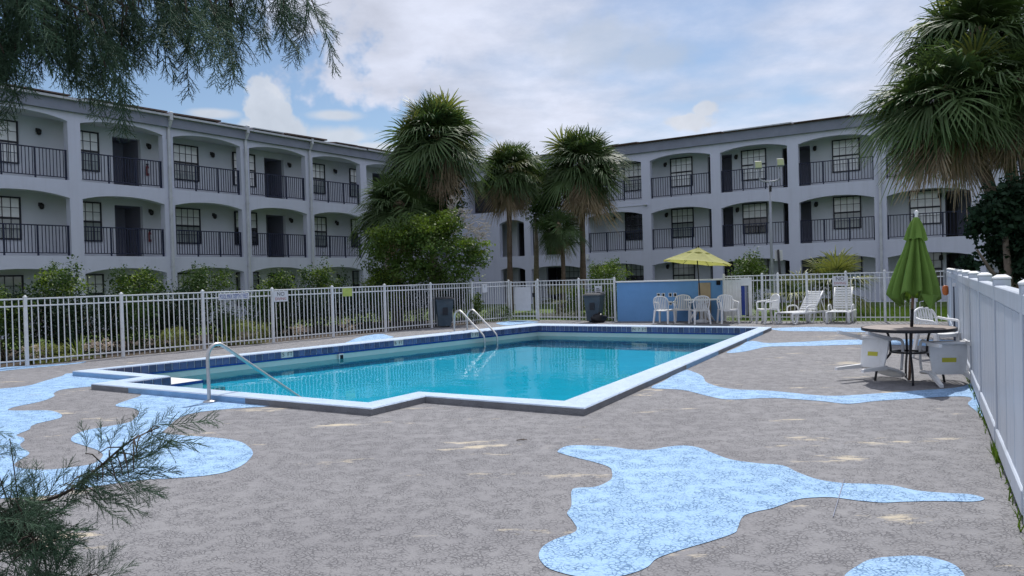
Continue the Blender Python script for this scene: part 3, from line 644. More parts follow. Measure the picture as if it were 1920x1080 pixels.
# signs on the fences, placed by what the photograph shows
def zat(px, py, pt):
    d_ = ray(px,py); return EYE + d_.z*math.hypot(pt.x,pt.y)/math.hypot(d_.x,d_.y)
def sign(label, px0, px1, py0, py1, p, q, material, texts, off=.036):
    a, b = on_line(px0,p,q), on_line(px1,p,q); d_ = (b-a).normalized(); n = Vector((d_.y,-d_.x,0))
    c = (a+b)/2; z1, z0 = zat((px0+px1)/2,py0,c), zat((px0+px1)/2,py1,c); w = (b-a).length; h_ = z1-z0
    s = thing('fence_sign', label, 'sign', c+n*off+Vector((0,0,z0)), math.atan2(d_.y,d_.x))
    MB().bbox(-w/2,w/2,-.004,.004,0,h_,.002).build('panel',material,s)
    for (body,size,yy,ink) in texts:
        me = text_mesh(body, size*h_, ink); xs = [v.co.x for v in me.vertices]; tw = max(xs)-min(xs); k = min(1, .92*w/tw)
        link('lettering', me, s, mx=Matrix.Translation((0,-.0055,h_*yy))@FACE@Matrix.Diagonal((k,1,1,1)))
    return s
sign('long white sign with blue letters giving the pool depth on the left fence',411,469,549.5,561.5,F0,FB,'sign_white',[('POOL MAX DEPTH 7 FEET',1.0,.47,'ink_blue')])
sign('white NO DIVING sign near the middle of the left fence',514,541,545.5,565.5,F0,FB,'sign_white',[('NO',.52,.70,'ink_dark'),('DIVING',.36,.26,'ink_red')])
sign('yellow green blank sign on the left fence',643.5,661,540.5,555.5,F0,FB,'sign_yellow',[])
sign('small white notice on the left fence beside the gate',904.5,914,532.5,548.5,F0,FB,'sign_white',[('5',.35,.7,'ink_dark')])
sign('white NO DIVING sign above the upright lounger',1562.5,1592,517.5,536,FS,FE,'sign_white',[('NO',.52,.70,'ink_dark'),('DIVING',.34,.27,'ink_red')])
sn = sign('printed white notice with a dark picture above the right bin',1117.5,1131.5,536,555,GB,P_w0,'sign_white',[])
MB().box(-.07,.07,-.0065,-.0045,.04,.15).build('picture','ink_dark',sn); MB().box(-.08,.08,-.0065,-.0045,.19,.22).build('print_line','ink_dark',sn); MB().box(-.08,.04,-.0065,-.0045,.25,.27).build('print_line','ink_dark',sn)

# ------------------------------------------------------------------ vinyl privacy fence on the right
p, q = W(*VF0), W(*VF1); d = (q-p); LV = d.length
vf = thing('privacy_fence','pale vinyl privacy fence with capped posts down the right side','fence',p,math.atan2(d.y,d.x))
ps = [0.0]; 
while ps[-1] < LV-1.0: ps.append(ps[-1]+2.14)
VH = 1.405
vpost = MB().bbox(-.062,.062,-.062,.062,0,VH+.06,.006).mesh('post','vinyl')
vcap = MB().bbox(-.068,.068,-.068,.068,VH+.0605,VH+.080,.006).hexa([(-.062,-.062,VH+.080),(.062,-.062,VH+.080),(.062,.062,VH+.080),(-.062,.062,VH+.080)],[(-.03,-.03,VH+.10),(.03,-.03,VH+.10),(.03,.03,VH+.10),(-.03,.03,VH+.10)]).mesh('post_cap','vinyl_cap')
for s in ps:
    o = link('post', vpost, vf, loc=(s,0,0)); link('post_cap', vcap, o)
for a, b in zip(ps[:-1], ps[1:]):
    MB().bbox(a+.065,b-.065,-.060,.032,VH-.115,VH+.01,.008).build('top_rail','vinyl',vf)
    MB().bbox(a+.065,b-.065,-.070,.036,.06,.22,.010).build('bottom_rail','vinyl',vf)
    n = 7; w = (b-a-.13)/n
    for k in range(n):
        x0 = a+.065+w*k; o = MB().bbox(x0+.004,x0+w-.004,-.052+rnd(-.002,.002),.0,.2205,VH-.1155,.007).build('board','vinyl',vf)
# life buoy line, float and hose loop on the far posts
fp = p+d.normalized()*1.1; n = Vector((-d.y,d.x,0)).normalized(); n = n if n.dot(Vector((-1,0,0))) > 0 else -n
FLT = thing('throw_float','small orange rescue float hung at the far corner of the privacy fence','float',W(23.2,-1.49,.93)+n*.12,math.atan2(d.y,d.x))
MB().tube([(0,0,-.13),(0,0,-.10),(0,0,0),(0,0,.10),(0,0,.13)],[.03,.065,.08,.065,.03],12).build('float_body','orange_float',FLT)
MB().tube([(0,0,.13),(0,0,.3),(.02,0,.45)],.008,6).build('cord','rope',FLT)
rl = thing('rope_loop','dark rope hanging in a long loop on the privacy fence behind the table','rope',W(17.3,-.99,0)+n*.07,math.atan2(d.y,d.x))
pts = [(-.02,0,1.20)]+[(x, 0, z) for (t,x,z) in ((0,-.10,.95),(0,-.22,.55),(0,-.30,.22),(0,-.20,.06),(0,0,.03),(0,.20,.06),(0,.30,.22),(0,.24,.55),(0,.12,.95),(0,.0,1.20))]
MB().tube(catmull(pts,5,False),.010,6).build('cord','rope',rl); MB().bbox(-.03,.03,-.02,.06,1.17,1.24,.005).build('hook','white_metal',rl)

# ------------------------------------------------------------------ blue half wall and screen
p, q = P_w0, P_w1; d = q-p; LW = d.length
bw = thing('half_wall','bright blue masonry half wall with white cap and square vent holes','wall',p,math.atan2(d.y,d.x))
zw = 1.30
def ux(px): return (on_line(px,P_w0,P_w1)-P_w0).length
hx = [ux(1236),ux(1245),ux(1258),ux(1267)]; hw = .115
cuts = []
w_ = MB(); zr = (.80,.93)
w_.box(0,LW,0,.2,0,.42); w_.box(0,LW,0,.2,.93,zw)
cur = 0.
for x in hx: w_.box(cur,x-hw/2,0,.2,.80,.93); cur = x+hw/2
w_.box(cur,LW,0,.2,.80,.93); cur = 0.
w_.box(0,LW,0,.2,.66,.80)
for x in hx[2:]: w_.box(cur,x-hw/2,0,.2,.53,.66); cur = x+hw/2
w_.box(cur,LW,0,.2,.53,.66); w_.box(0,LW,0,.2,.42,.53)
w_.build('masonry','blue_wall',bw)
MB().box(0,LW,.18,.199,.5,.95).build('vent_dark_sheet','hole_dark',bw)  # near-black sheet painted for the shade inside the vent holes
for i, x in enumerate(hx):
    for (a,b) in (((.80,.93),(.53,.66)) if i > 1 else ((.80,.93),)):
        f = MB(); g_ = .018; f.box(x-hw/2,x-hw/2+g_,-.006,.17,a,b).box(x+hw/2-g_,x+hw/2,-.006,.17,a,b).box(x-hw/2+g_,x+hw/2-g_,-.006,.17,b-g_,b).box(x-hw/2+g_,x+hw/2-g_,-.006,.17,a,a+g_); f.build('vent_block','white_trim',bw)
MB().bbox(-.03,LW+.03,-.04,.24,zw+.001,zw+.05,.008).build('wall_cap','white_trim',bw)
MB().bbox(ux(1311),ux(1334),-.03,-.003,.02,1.24,.004).build('patch_panel','tan_panel',bw)
MB().bbox(LW-.16,LW-.04,-.07,-.005,1.16,1.30,.008).build('corner_box','hole_dark',bw)
a, b = on_line(1360,FS,FE), on_line(1413,FS,FE); c = (a+b)/2; nn = Vector((VA.x,VA.y,0))*-1
wS = (b-a).length
scn = thing('slatted_screen','white boarded screen with a tall open slot behind the plastic chairs','screen',a+nn*.10+Vector((0,0,.17)),math.atan2((b-a).y,(b-a).x))
nb = 6
for k in range(nb):
    x0 = wS*.62*k/nb; MB().bbox(x0+.003,x0+wS*.62/nb-.003,-.014+rnd(-.002,.002),.014,0,1.14,.003).build('board','white_plastic',scn)
MB().bbox(wS*.62,wS,-.02,.016,.95,1.16,.004).build('head_board','white_plastic',scn)
MB().bbox(wS*.88,wS,-.018,.016,0,.9495,.004).build('board','white_plastic',scn)
MB().bbox(0,wS,-.03,.018,1.1605,1.2,.004).build('cap_rail','white_plastic',scn)
MB().bbox(wS*.63,wS*.75,-.012,.006,.02,.94,.003).build('blue_slat','ink_blue',scn); MB().bbox(wS*.78,wS*.85,-.012,.006,.02,.94,.003).build('grey_slat','slate_paint',scn)
for x in (.04,wS*.5,wS-.04): MB().bbox(x-.025,x+.025,.0165,.06,-.17,1.1,.004).build('upright','white_plastic',scn)

# ------------------------------------------------------------------ bins
def bin_(label, loc, rz, s=1.):
    t = thing('wheelie_bin', label, 'bin', loc, rz, 'wheeled bins by the fence'); w0, w1, d0, d1, h = .21*s, .29*s, .22*s, .31*s, .93*s
    MB().hexa([(-w0,-d0,.04),(w0,-d0,.04),(w0,d0,.04),(-w0,d0,.04)],[(-w1,-d1,h),(w1,-d1,h),(w1,d1,h),(-w1,d1,h)]).build('body','bin_grey',t)
    MB().bbox(-w1-.02,w1+.02,-d1-.02,d1+.02,h-.05,h-.001,.01).build('rim','bin_grey',t)
    MB().hexa([(-w1-.03,-d1-.035,h),(w1+.03,-d1-.035,h),(w1+.03,d1+.03,h),(-w1-.03,d1+.03,h)],[(-w1+.02,-d1+.03,h+.05),(w1-.02,-d1+.03,h+.05),(w1-.03,d1,h+.075),(-w1+.03,d1,h+.075)]).build('lid','bin_dark',t)
    MB().tube([(-w1+.04,d1+.07,h-.03),(w1-.04,d1+.07,h-.03)],.016,8).build('handle','bin_dark',t)
    MB().bbox(-.08,.09,-d1*.95,-d0-.05,.42,.66,.004).build('logo_plate','bin_dark',t)
    for sx in (-1,1): MB().tube([(sx*(w0-.02),d0,.10),(sx*(w0+.045),d0,.10)],.10,16).build('wheel','black_metal',t)
    return t
bin_('grey wheeled bin against the left fence near the ladder', G(832,613), R_(18))
bin_('dark wheeled bin beside the blue wall under a notice', G(1115,603.5), R_(-22), .98)
bg = thing('rubbish_bag','small black rubbish bag slumped at the foot of the right bin','bag',G(1122,605),.3)
def blob(name, matn, parent, rx, ry, rz, amp, n=20, m=14, seed=1, z0=None):
    r = random.Random(seed); ph = [(r.uniform(0,6),r.uniform(0,6),r.uniform(1,4),r.uniform(1,4)) for _ in range(4)]; prof = MB(); vs = []; fs = []
    for i in range(m+1):
        th = math.pi*i/m
        for k in range(n):
            a_ = 2*math.pi*k/n; s = 1+amp*sum(math.sin(a_*round(f)+p0)*math.sin(th*round(g)+p1) for p0,p1,f,g in ph)/2
            vs.append((rx*math.sin(th)*math.cos(a_)*s, ry*math.sin(th)*math.sin(a_)*s, max(0, rz*(.75-math.cos(th))*s) if z0 is None else z0+rz*-math.cos(th)*s))
    for i in range(m):
        for k in range(n): fs.append((i*n+k,(i+1)*n+k,(i+1)*n+(k+1)%n,i*n+(k+1)%n)[::-1])
    prof.add(vs, fs, 0, True); return prof.build(name, matn, parent)
blob('bag_body','bag_black',bg,.26,.2,.16,.25,seed=4); MB().tube([(0,.02,.22),(.02,.0,.30),(.05,0,.34)],[.05,.03,.05],8).build('knot','bag_black',bg)

# ------------------------------------------------------------------ monobloc chairs
def make_chair():
    t = thing('plastic_chair','','chair')
    # front is +Y
    s = MB(); nx, ny = 8, 8; vs = []; fs = []
    for lay in (0,1):
        for j in range(ny+1):
            for i in range(nx+1):
                u, v = i/nx*2-1, j/ny*2-1
                wx = .235 if v > 0 else .235-.03*(-v); x = u*wx; y = v*.225+.01; z = .425+.015*v+.012*u*u*(1 if lay else 1) + (.0 if lay else -.022)-.03*max(0,v-.7)
                vs.append((x,y,z))
    a = (nx+1)*(ny+1)
    for j in range(ny):
        for i in range(nx):
            k = j*(nx+1)+i; fs.append((k,k+nx+1,k+nx+2,k+1)); fs.append((a+k,a+k+1,a+k+nx+2,a+k+nx+1))
    bd = [i for i in range(nx+1)]+[(j)*(nx+1)+nx for j in range(1,ny+1)]+[ny*(nx+1)+i for i in range(nx-1,-1,-1)]+[j*(nx+1) for j in range(ny-1,0,-1)]
    for k in range(len(bd)): i0, i1 = bd[k], bd[(k+1)%len(bd)]; fs.append((i0,i1,a+i1,a+i0))
    s.add(vs, fs, 0, False); seat = s.build('seat','white_plastic',t)
    MB().bbox(-.20,.20,.195,.23,.375,.418,.006).build('seat_apron','white_plastic',t)
    for sx in (-1,1):
        # front legs run on up to the arms
        MB().hexa([(sx*.265-.022,.235-.02,0),(sx*.265+.022,.235-.02,0),(sx*.265+.022,.235+.02,0),(sx*.265-.022,.235+.02,0)],[(sx*.243-.03,.2-.03,.44),(sx*.243+.03,.2-.03,.44),(sx*.243+.03,.2+.03,.44),(sx*.243-.03,.2+.03,.44)]).build('leg','white_plastic',t)
        MB().hexa([(sx*.245-.022,-.29-.02,0),(sx*.245+.022,-.29-.02,0),(sx*.245+.022,-.29+.02,0),(sx*.245-.022,-.29+.02,0)],[(sx*.215-.03,-.2-.03,.44),(sx*.215+.03,-.2-.03,.44),(sx*.215+.03,-.2+.03,.44),(sx*.215-.03,-.2+.03,.44)]).build('leg','white_plastic',t)
        MB().tube(catmull([(sx*.245,.20,.43),(sx*.262,.215,.55),(sx*.272,.19,.635),(sx*.275,.08,.655),(sx*.268,-.08,.665),(sx*.245,-.20,.69)],4,False),[.022]*21,8,flat=.7).build('armrest','white_plastic',t)
    arch = catmull([(-.215,-.20,.43),(-.240,-.215,.60),(-.242,-.24,.70),(-.20,-.265,.80),(-.10,-.283,.845),(0,-.288,.857),(.10,-.283,.845),(.20,-.265,.80),(.242,-.24,.70),(.240,-.215,.60),(.215,-.20,.43)],4,False)
    MB().tube(arch,.021,8).build('back_frame','white_plastic',t)
    for k in range(7):
        x = (k-3)*.058; top = .845-.9*x*x*1.2; yt = -.284+.35*x*x
        m = MB(); hw_ = .016
        ctr = [(x*.86,-.205,.425),(x*.92,-.222,.55),(x,-.25,.70),(x,yt,top)]
        for (p0,p1) in zip(ctr[:-1],ctr[1:]):
            m.hexa([(p0[0]-hw_,p0[1]-.006,p0[2]),(p0[0]+hw_,p0[1]-.006,p0[2]),(p0[0]+hw_,p0[1]+.006,p0[2]),(p0[0]-hw_,p0[1]+.006,p0[2])],[(p1[0]-hw_,p1[1]-.006,p1[2]),(p1[0]+hw_,p1[1]-.006,p1[2]),(p1[0]+hw_,p1[1]+.006,p1[2]),(p1[0]-hw_,p1[1]+.006,p1[2])])
        m.build('slat','white_plastic',t)
    return t
chair0 = make_chair(); first = [True]
def chair(label, loc, rz, tilt=None, sticker=False):
    if first[0]: c = chair0; first[0] = False
    else: c = copy_tree(chair0)
    c['label'] = label; c['category'] = 'chair'; c['group'] = 'white plastic garden chairs'
    c.location = loc; c.rotation_euler = (0,0,rz)
    if tilt is not None:
        zmin = min((tilt @ v.co).z for ch in c.children for v in ch.data.vertices)
        c.matrix_world = Matrix.Translation((loc[0], loc[1], .006-zmin)) @ tilt
    if sticker:
        o = MB().bbox(-.09,.09,-.05,.01,.3975,.4005,.001).build('sticker','yellow_sticker',c); o['label'] = 'yellow paper sticker under the seat'
    return c
chair('white plastic chair leftmost in front of the blue wall', G(1246,606.2), R_(-35))
chair('white plastic chair behind the white table, mostly hidden', G(1281,603.6), R_(165))
chair('white plastic chair with its slatted back to the camera before the open parasol', G(1312,607), R_(4))
chair('white plastic chair facing us in front of the boarded screen', G(1365,606.2), R_(182))
chair('white plastic chair turned sideways beside the reclined lounger', G(1440,606.5), R_(100))
chair('white plastic chair standing behind the brown table by the privacy fence', G(1758,672), R_(200))
# tipped onto their backs: legs point sideways
def tipped(loc, yaw, tip, lift): return Matrix.Rotation(yaw,4,'Z') @ Matrix.Rotation(tip,4,'X') @ Matrix.Translation((0,.0,0))
cl = G(1640,716)
chair('white plastic chair tipped on its back with legs pointing left beside the brown table', cl+Vector((.10,.22,.30)), 0, Matrix.Rotation(R_(122),4,'Z')@Matrix.Rotation(R_(100),4,'X')@Matrix.Rotation(R_(-12),4,'Y')@Matrix.Translation((0,0,-.42)), True)
c2 = G(1792,722)
chair('white plastic chair tipped on its back against the privacy fence, underside facing us', c2+Vector((-.02,.12,.30)), 0, Matrix.Rotation(R_(172),4,'Z')@Matrix.Rotation(R_(86),4,'X')@Matrix.Translation((0,0,-.42)), True)

# ------------------------------------------------------------------ tables and parasols
tl = G(1316,604.6)
tt = thing('plastic_table','round white plastic table under the open lime parasol','table',tl)
MB().lathe([(0,.70),(.50,.70),(.53,.705),(.54,.72),(.53,.735),(0,.735)],28).build('table_top','white_plastic',tt)
MB().lathe([(.05,.12),(.06,.69)],12).build('column','white_plastic',tt)
for k in range(4):
    a = k*math.pi/2+.35; c_, s_ = math.cos(a), math.sin(a); MB().tube([(c_*.10,s_*.10,.60),(c_*.24,s_*.24,.35),(c_*.46,s_*.46,.02)],[.035,.032,.028],8).build('leg','white_plastic',tt)
MB().lathe([(0,0),(.22,0),(.23,.05),(.10,.09),(.05,.12)],20).build('parasol_base','white_plastic',tt)
us = thing('open_parasol','open lime green market parasol with a double vented top','parasol',tl+Vector((0,0,.0)),.2)
MB().tube([(0,0,.09),(-.06,0,1.2),(-.13,0,2.38)],.019,8).build('pole','black_metal',us)
TILT = Matrix.Translation((-.11,0,1.87))@Matrix.Rotation(R_(6.5),4,'Y')
def canopy(r, z0, z1, n=8, sub=4, rin=0., scallop=.03, sag=.05):
    m = MB(); vs = []; fs = []; rows = 5
    for j in range(rows+1):
        t_ = j/rows; rr = rin+(r-rin)*t_
        for k in range(n*sub):
            a_ = 2*math.pi*k/(n*sub); f_ = (k % sub)/sub; w_ = math.sin(math.pi*f_); rad = rr*(1-(1-math.cos(math.pi/n))*w_*1.0)
            z = z1+(z0-z1)*t_-sag*w_*math.sin(math.pi*t_*.9)+ (scallop*w_ if j == rows else 0)
            vs.append((rad*math.cos(a_), rad*math.sin(a_), z))
    q_ = n*sub
    for j in range(rows):
        for k in range(q_): fs.append((j*q_+k,(j+1)*q_+k,(j+1)*q_+(k+1)%q_,j*q_+(k+1)%q_))
    m.add(vs, fs, 0, False); return m
canopy(1.12,0,.36,rin=.30).build('canopy','lime_canvas',us,mx=TILT)
canopy(.42,.30,.50,rin=.01,sag=.02).build('vent_canopy','lime_canvas',us,mx=TILT)
for k in range(8):
    a = k*math.pi/4; MB().tube([(.05*math.cos(a),.05*math.sin(a),.40),(1.1*math.cos(a),1.1*math.sin(a),-.012)],.008,5).build('rib','black_metal',us,mx=TILT)
MB().lathe([(0,.56),(.02,.55),(.03,.52),(.015,.49)],10).build('finial','black_metal',us,mx=TILT)
# brown table by the privacy fence
tb = G(1705,715)
bt = thing('patio_table','round brown topped patio table with bent black legs near the privacy fence','table',tb,.25)
MB().lathe([(0,.715),(.55,.715),(.585,.72),(.59,.735),(.585,.75),(.55,.752),(0,.752)],40).build('table_top','table_brown',bt)
MB().lathe([(.587,.708),(.597,.712),(.597,.748),(.590,.7525)],40).build('edge_band','black_metal',bt)
for k in range(4):
    a = k*math.pi/2+.95; c_, s_ = math.cos(a), math.sin(a)
    MB().tube(catmull([(c_*.28,s_*.28,.71),(c_*.245,s_*.245,.62),(c_*.225,s_*.225,.42),(c_*.27,s_*.27,.33),(c_*.39,s_*.39,.19),(c_*.43,s_*.43,.0)],4,False),.0155,8).build('leg','black_metal',bt)
MB().lathe([(.16,.395),(.24,.40),(.24,.415),(.16,.42),(.16,.395)],28).build('ring_shelf','black_metal',bt)
cs = thing('closed_parasol','folded green parasol rising through the brown patio table','parasol',tb); cs.rotation_euler = (0, R_(3.6), 0); cs.scale = (.93, .93, 1)
MB().tube([(0,0,.02),(0,0,.76)],.020,10).build('lower_pole','brass_pole',cs); MB().tube([(0,0,.761),(.0,0,1.0)],.023,10).build('collar','black_metal',cs); MB().tube([(0,0,1.0005),(0,0,2.30)],.019,10).build('pole','brass_pole',cs)
def folded(levels, n=64, folds=8, seed=3, name='canopy'):
    r = random.Random(seed); ph = [r.uniform(-.25,.25) for _ in range(folds)]; am = [r.uniform(.75,1.25) for _ in range(folds)]; vs = []; fs = []
    for (z,rad,dep,zj) in levels:
        for k in range(n):
            a_ = 2*math.pi*k/n; fi = int(k/n*folds); f_ = (k/n*folds) % 1; w_ = math.cos(2*math.pi*(f_+ph[fi]*math.sin(math.pi*f_)))
            rr = rad*(1+dep*w_*am[fi]*(1 if w_ > 0 else 1.15)); vs.append((rr*math.cos(a_+.12*dep*math.sin(7*a_)), rr*.8*math.sin(a_), z+zj*math.sin(a_*3+1)+zj*.9*w_))
    for j in range(len(levels)-1):
        for k in range(n): fs.append((j*n+k,j*n+(k+1)%n,(j+1)*n+(k+1)%n,(j+1)*n+k))
    m = MB(); m.add(vs, fs, 0, True); return m
folded([(2.27,.03,.05,0),(2.20,.075,.12,0),(2.10,.11,.2,.005),(1.98,.135,.25,.01),(1.955,.145,.25,.015)],seed=5).build('vent_canopy','green_canvas',cs)
folded([(2.02,.085,.15,0),(1.90,.11,.34,0),(1.80,.125,.46,0),(1.70,.15,.50,.004),(1.58,.185,.50,.006),(1.45,.22,.48,.01),(1.32,.255,.44,.02),(1.22,.28,.40,.035),(1.15,.29,.38,.065),(1.16,.24,.34,.06)],n=96,folds=11,seed=8).build('canopy','green_canvas',cs)
MB().hexa([(.10,-.27,1.02),(.12,-.30,1.02),(.14,-.27,1.02),(.12,-.25,1.02)],[(-.02,-.25,1.22),(.14,-.31,1.2),(.25,-.24,1.2),(.12,-.19,1.22)]).build('hanging_flap','green_canvas',cs)
MB().lathe([(0,2.37),(.018,2.362),(.028,2.345),(.026,2.32),(.02,2.30),(.022,2.27)],14).build('finial','white_plastic',cs)

# ------------------------------------------------------------------ loungers
def lounger(label, loc, rz, back_deg):
    t = thing('sun_lounger', label, 'lounger', loc, rz, 'white plastic sun loungers')
    sz = .34; L0 = 1.15; hw_ = .29; rb = R_(back_deg)
    for sy in (-1,1):
        MB().bbox(0,L0+.68,sy*hw_-.028,sy*hw_+.028,sz-.06,sz,.012).build('side_rail','white_plastic',t)
        MB().tube([(L0,sy*(hw_-.05),sz+.01),(L0+.74*math.cos(rb),sy*(hw_-.05),sz+.01+.74*math.sin(rb))],.022,8).build('back_stile','white_plastic',t)
        for x in (.10,.92,1.62):
            arc = catmull([(x-.10,sy*hw_,sz-.05),(x-.10,sy*hw_,.16),(x-.05,sy*hw_,.03),(x+.03,sy*hw_,.015),(x+.10,sy*hw_,.07),(x+.14,sy*hw_,.2),(x+.15,sy*hw_,sz-.05)],4,False); MB().tube(arc,.026,8).build('leg','white_plastic',t)
        MB().tube(catmull([(.62,sy*(hw_+.02),sz),(.66,sy*(hw_+.03),sz+.13),(.82,sy*(hw_+.035),sz+.17),(1.1,sy*(hw_+.03),sz+.15),(1.18,sy*(hw_+.02),sz+.02)],4,False),.022,8).build('armrest','white_plastic',t)
        MB().tube([(L0+.55*math.cos(rb),sy*(hw_-.08),sz+.55*math.sin(rb)),(L0+.52,sy*(hw_-.04),sz-.02)],.016,6).build('prop','white_plastic',t)
    n = 12
    for k in range(n):
        x = .04+(L0-.06)*k/n; MB().bbox(x,x+(L0-.06)/n-.022,-hw_+.03,hw_-.03,sz-.012,sz+.012,.006).build('seat_slat','white_plastic',t)
    nb_ = 9
    for k in range(nb_):
        s0 = .02+.72*k/nb_; m = MB().bbox(0,.72/nb_-.018,-hw_+.03,hw_-.03,-.011,.011,.006); m.build('back_slat','white_plastic',t,mx=Matrix.Translation((L0+s0*math.cos(rb),0,sz+.022+s0*math.sin(rb)))@Matrix.Rotation(-rb,4,'Y'))
    return t
a0 = G(1470,608.5); lounger('white plastic lounger lying sideways with its slatted back half raised', a0, R_(36), 50)
a1 = G(1570,607.5); lounger('white plastic lounger facing us with its slatted back upright', a1, ANG_A+R_(3), 63)

# ------------------------------------------------------------------ lamp pole and leaning sign post
lp = at(1449,540,31); lp.z = 0
lt = thing('floodlight_pole','slim grey pole with two square floodlights before the back wing','light pole',lp)
MB().tube([(0,0,0),(-.02,0,2.5),(-.03,0,5.1)],[.06,.055,.045],12).build('pole','pole_grey',lt)
MB().tube(catmull([(-.46,0,5.55),(-.46,0,5.32),(-.38,0,5.18),(-.2,0,5.12),(.1,0,5.12),(.30,0,5.18),(.40,0,5.34),(.40,0,5.6)],4,False),.03,8).build('bracket','pole_grey',lt)
MB().bbox(-.08,.02,-.09,-.061,4.7,4.95,.01).build('photocell','black_metal',lt)
for x, z in ((-.48,5.78),(.40,5.86)):
    o = MB().bbox(-.15,.15,-.07,.09,-.15,.15,.02).build('floodlight','pole_grey',lt,mx=Matrix.Translation((x,0,z))@Matrix.Rotation(R_(-12),4,'X')); MB().bbox(-.13,.13,-.078,-.0705,-.13,.13,.002).build('lens','light_lens',o)
sp_ = at(1464,540,29); sp_.z = 0
st_ = thing('leaning_sign_post','leaning black post carrying a pale sign seen from behind','sign post',sp_)
ptop = at(1459,468,29)-sp_
MB().tube([(0.05,0,0),tuple(ptop)],.045,8).build('post','black_metal',st_)
c_ = at(1461,479,29)-sp_; MB().bbox(c_.x-.15,c_.x+.15,.06,.075,c_.z-.2,c_.z+.2,.004).build('panel','sign_white',st_)

# ------------------------------------------------------------------ vegetation helpers
def leaf_quads(P, size, up=.35, jit=1.0, aspect=.5, out=None):
    n = len(P); d = rng.normal(size=(n,3)); d /= np.linalg.norm(d,axis=1)[:,None]
    nn = rng.normal(size=(n,3)); nn[:,2] += up*2
    if out is not None: nn += out*1.0
    nn /= np.linalg.norm(nn,axis=1)[:,None]
    t = np.cross(d,nn); t /= np.linalg.norm(t,axis=1)[:,None]+1e-9; s = np.cross(nn,t)
    L = (size*(rng.uniform(.65,1.35,n)))[:,None]
    a = P-t*L*.5; b = P+s*L*aspect*.5+nn*L*.06; c = P+t*L*.5-nn*L*.05; e = P-s*L*aspect*.5+nn*L*.06
    v = np.stack([a,b,c,e],1).reshape(-1,3); f = np.arange(4*n).reshape(-1,4); return v, f
def clump_points(ells, n, clumps=26, sig=.20, shell=(.62,1.0)):
    vol = np.array([e[3]*e[4]*e[5] for e in ells])**.67; cnt = (n*vol/vol.sum()).astype(int); P = []; O = []
    for (cx,cy,cz,rx,ry,rz), k in zip(ells, cnt):
        d = rng.normal(size=(clumps,3)); d /= np.linalg.norm(d,axis=1)[:,None]; r = rng.uniform(*shell,clumps)[:,None]; c = d*r
        idx = rng.integers(0,clumps,k); q = c[idx]+rng.normal(size=(k,3))*sig; m = np.linalg.norm(q,axis=1)[:,None]; q = np.where(m > 1.45, q/m*1.45, q)
        P.append(q*np.array([rx,ry,rz])+np.array([cx,cy,cz])); O.append(q/(np.linalg.norm(q,axis=1)[:,None]+1e-6))
    return np.concatenate(P), np.concatenate(O)
def foliage(parent, ells, n, size, matn, clumps=26, sig=.2, shell=(.62,1.), up=.35, aspect=.55, name='foliage', floor=.02):
    P, O = clump_points(ells, n, clumps, sig, shell); P[:,2] = np.maximum(P[:,2], floor); v, f = leaf_quads(P, size, up, out=O*.6, aspect=aspect)
    o = link(name, npmesh(name, v, f, matn), parent); o['kind'] = 'stuff'; return o
def stems(parent, n, h, spread, matn='bark', r=.014, name='stems'):
    mb = MB()
    for k in range(n):
        a = rnd(0,6.28); s = rnd(.3,1)*spread; x0, y0 = rnd(-.12,.12)*spread, rnd(-.12,.12)*spread
        mb.tube([(x0,y0,-.03),(x0+math.cos(a)*s*.4,y0+math.sin(a)*s*.4,h*.5),(math.cos(a)*s,math.sin(a)*s,h*rnd(.8,1))],[r,r*.75,r*.35],5)
    return mb.build(name, matn, parent)
def fence_pt(px): return on_line(px, F0, FB)
def shrub(label, base, h, w, matn, n=2600, size=.07, cat='shrub', group=None, tall=True, clumps=30, low=0., mat2=None, depth=None):
    t = thing('shrub', label, cat, base, rnd(0,6), group); d = depth or w
    e = [(0,0,low+(h-low)*.5,w*.5,d*.42,(h-low)*.5),(w*.16,d*.1,low+(h-low)*.72,w*.34,d*.3,(h-low)*.30),(-w*.2,0,low+(h-low)*.62,w*.34,d*.3,(h-low)*.34)]
    if mat2:
        for _ in range(7):
            a_ = rnd(0,6.28); rr_ = rnd(.1,.45)*w; e.append((math.cos(a_)*rr_, math.sin(a_)*rr_*.7, h*rnd(.86,1.02), .07*w+.04, .07*w+.04, h*rnd(.10,.20)))
    foliage(t, e, n, size, matn, 17 if mat2 else clumps, .24)
    if mat2: foliage(t, [(0,0,h*.84,w*.42,d*.36,h*.2)], n//5, size, mat2, 16, .22, name='new_growth')
    stems(t, 7, h*.8, w*.38); return t
def ztop(px, py, pt): return zat(px, py, pt)

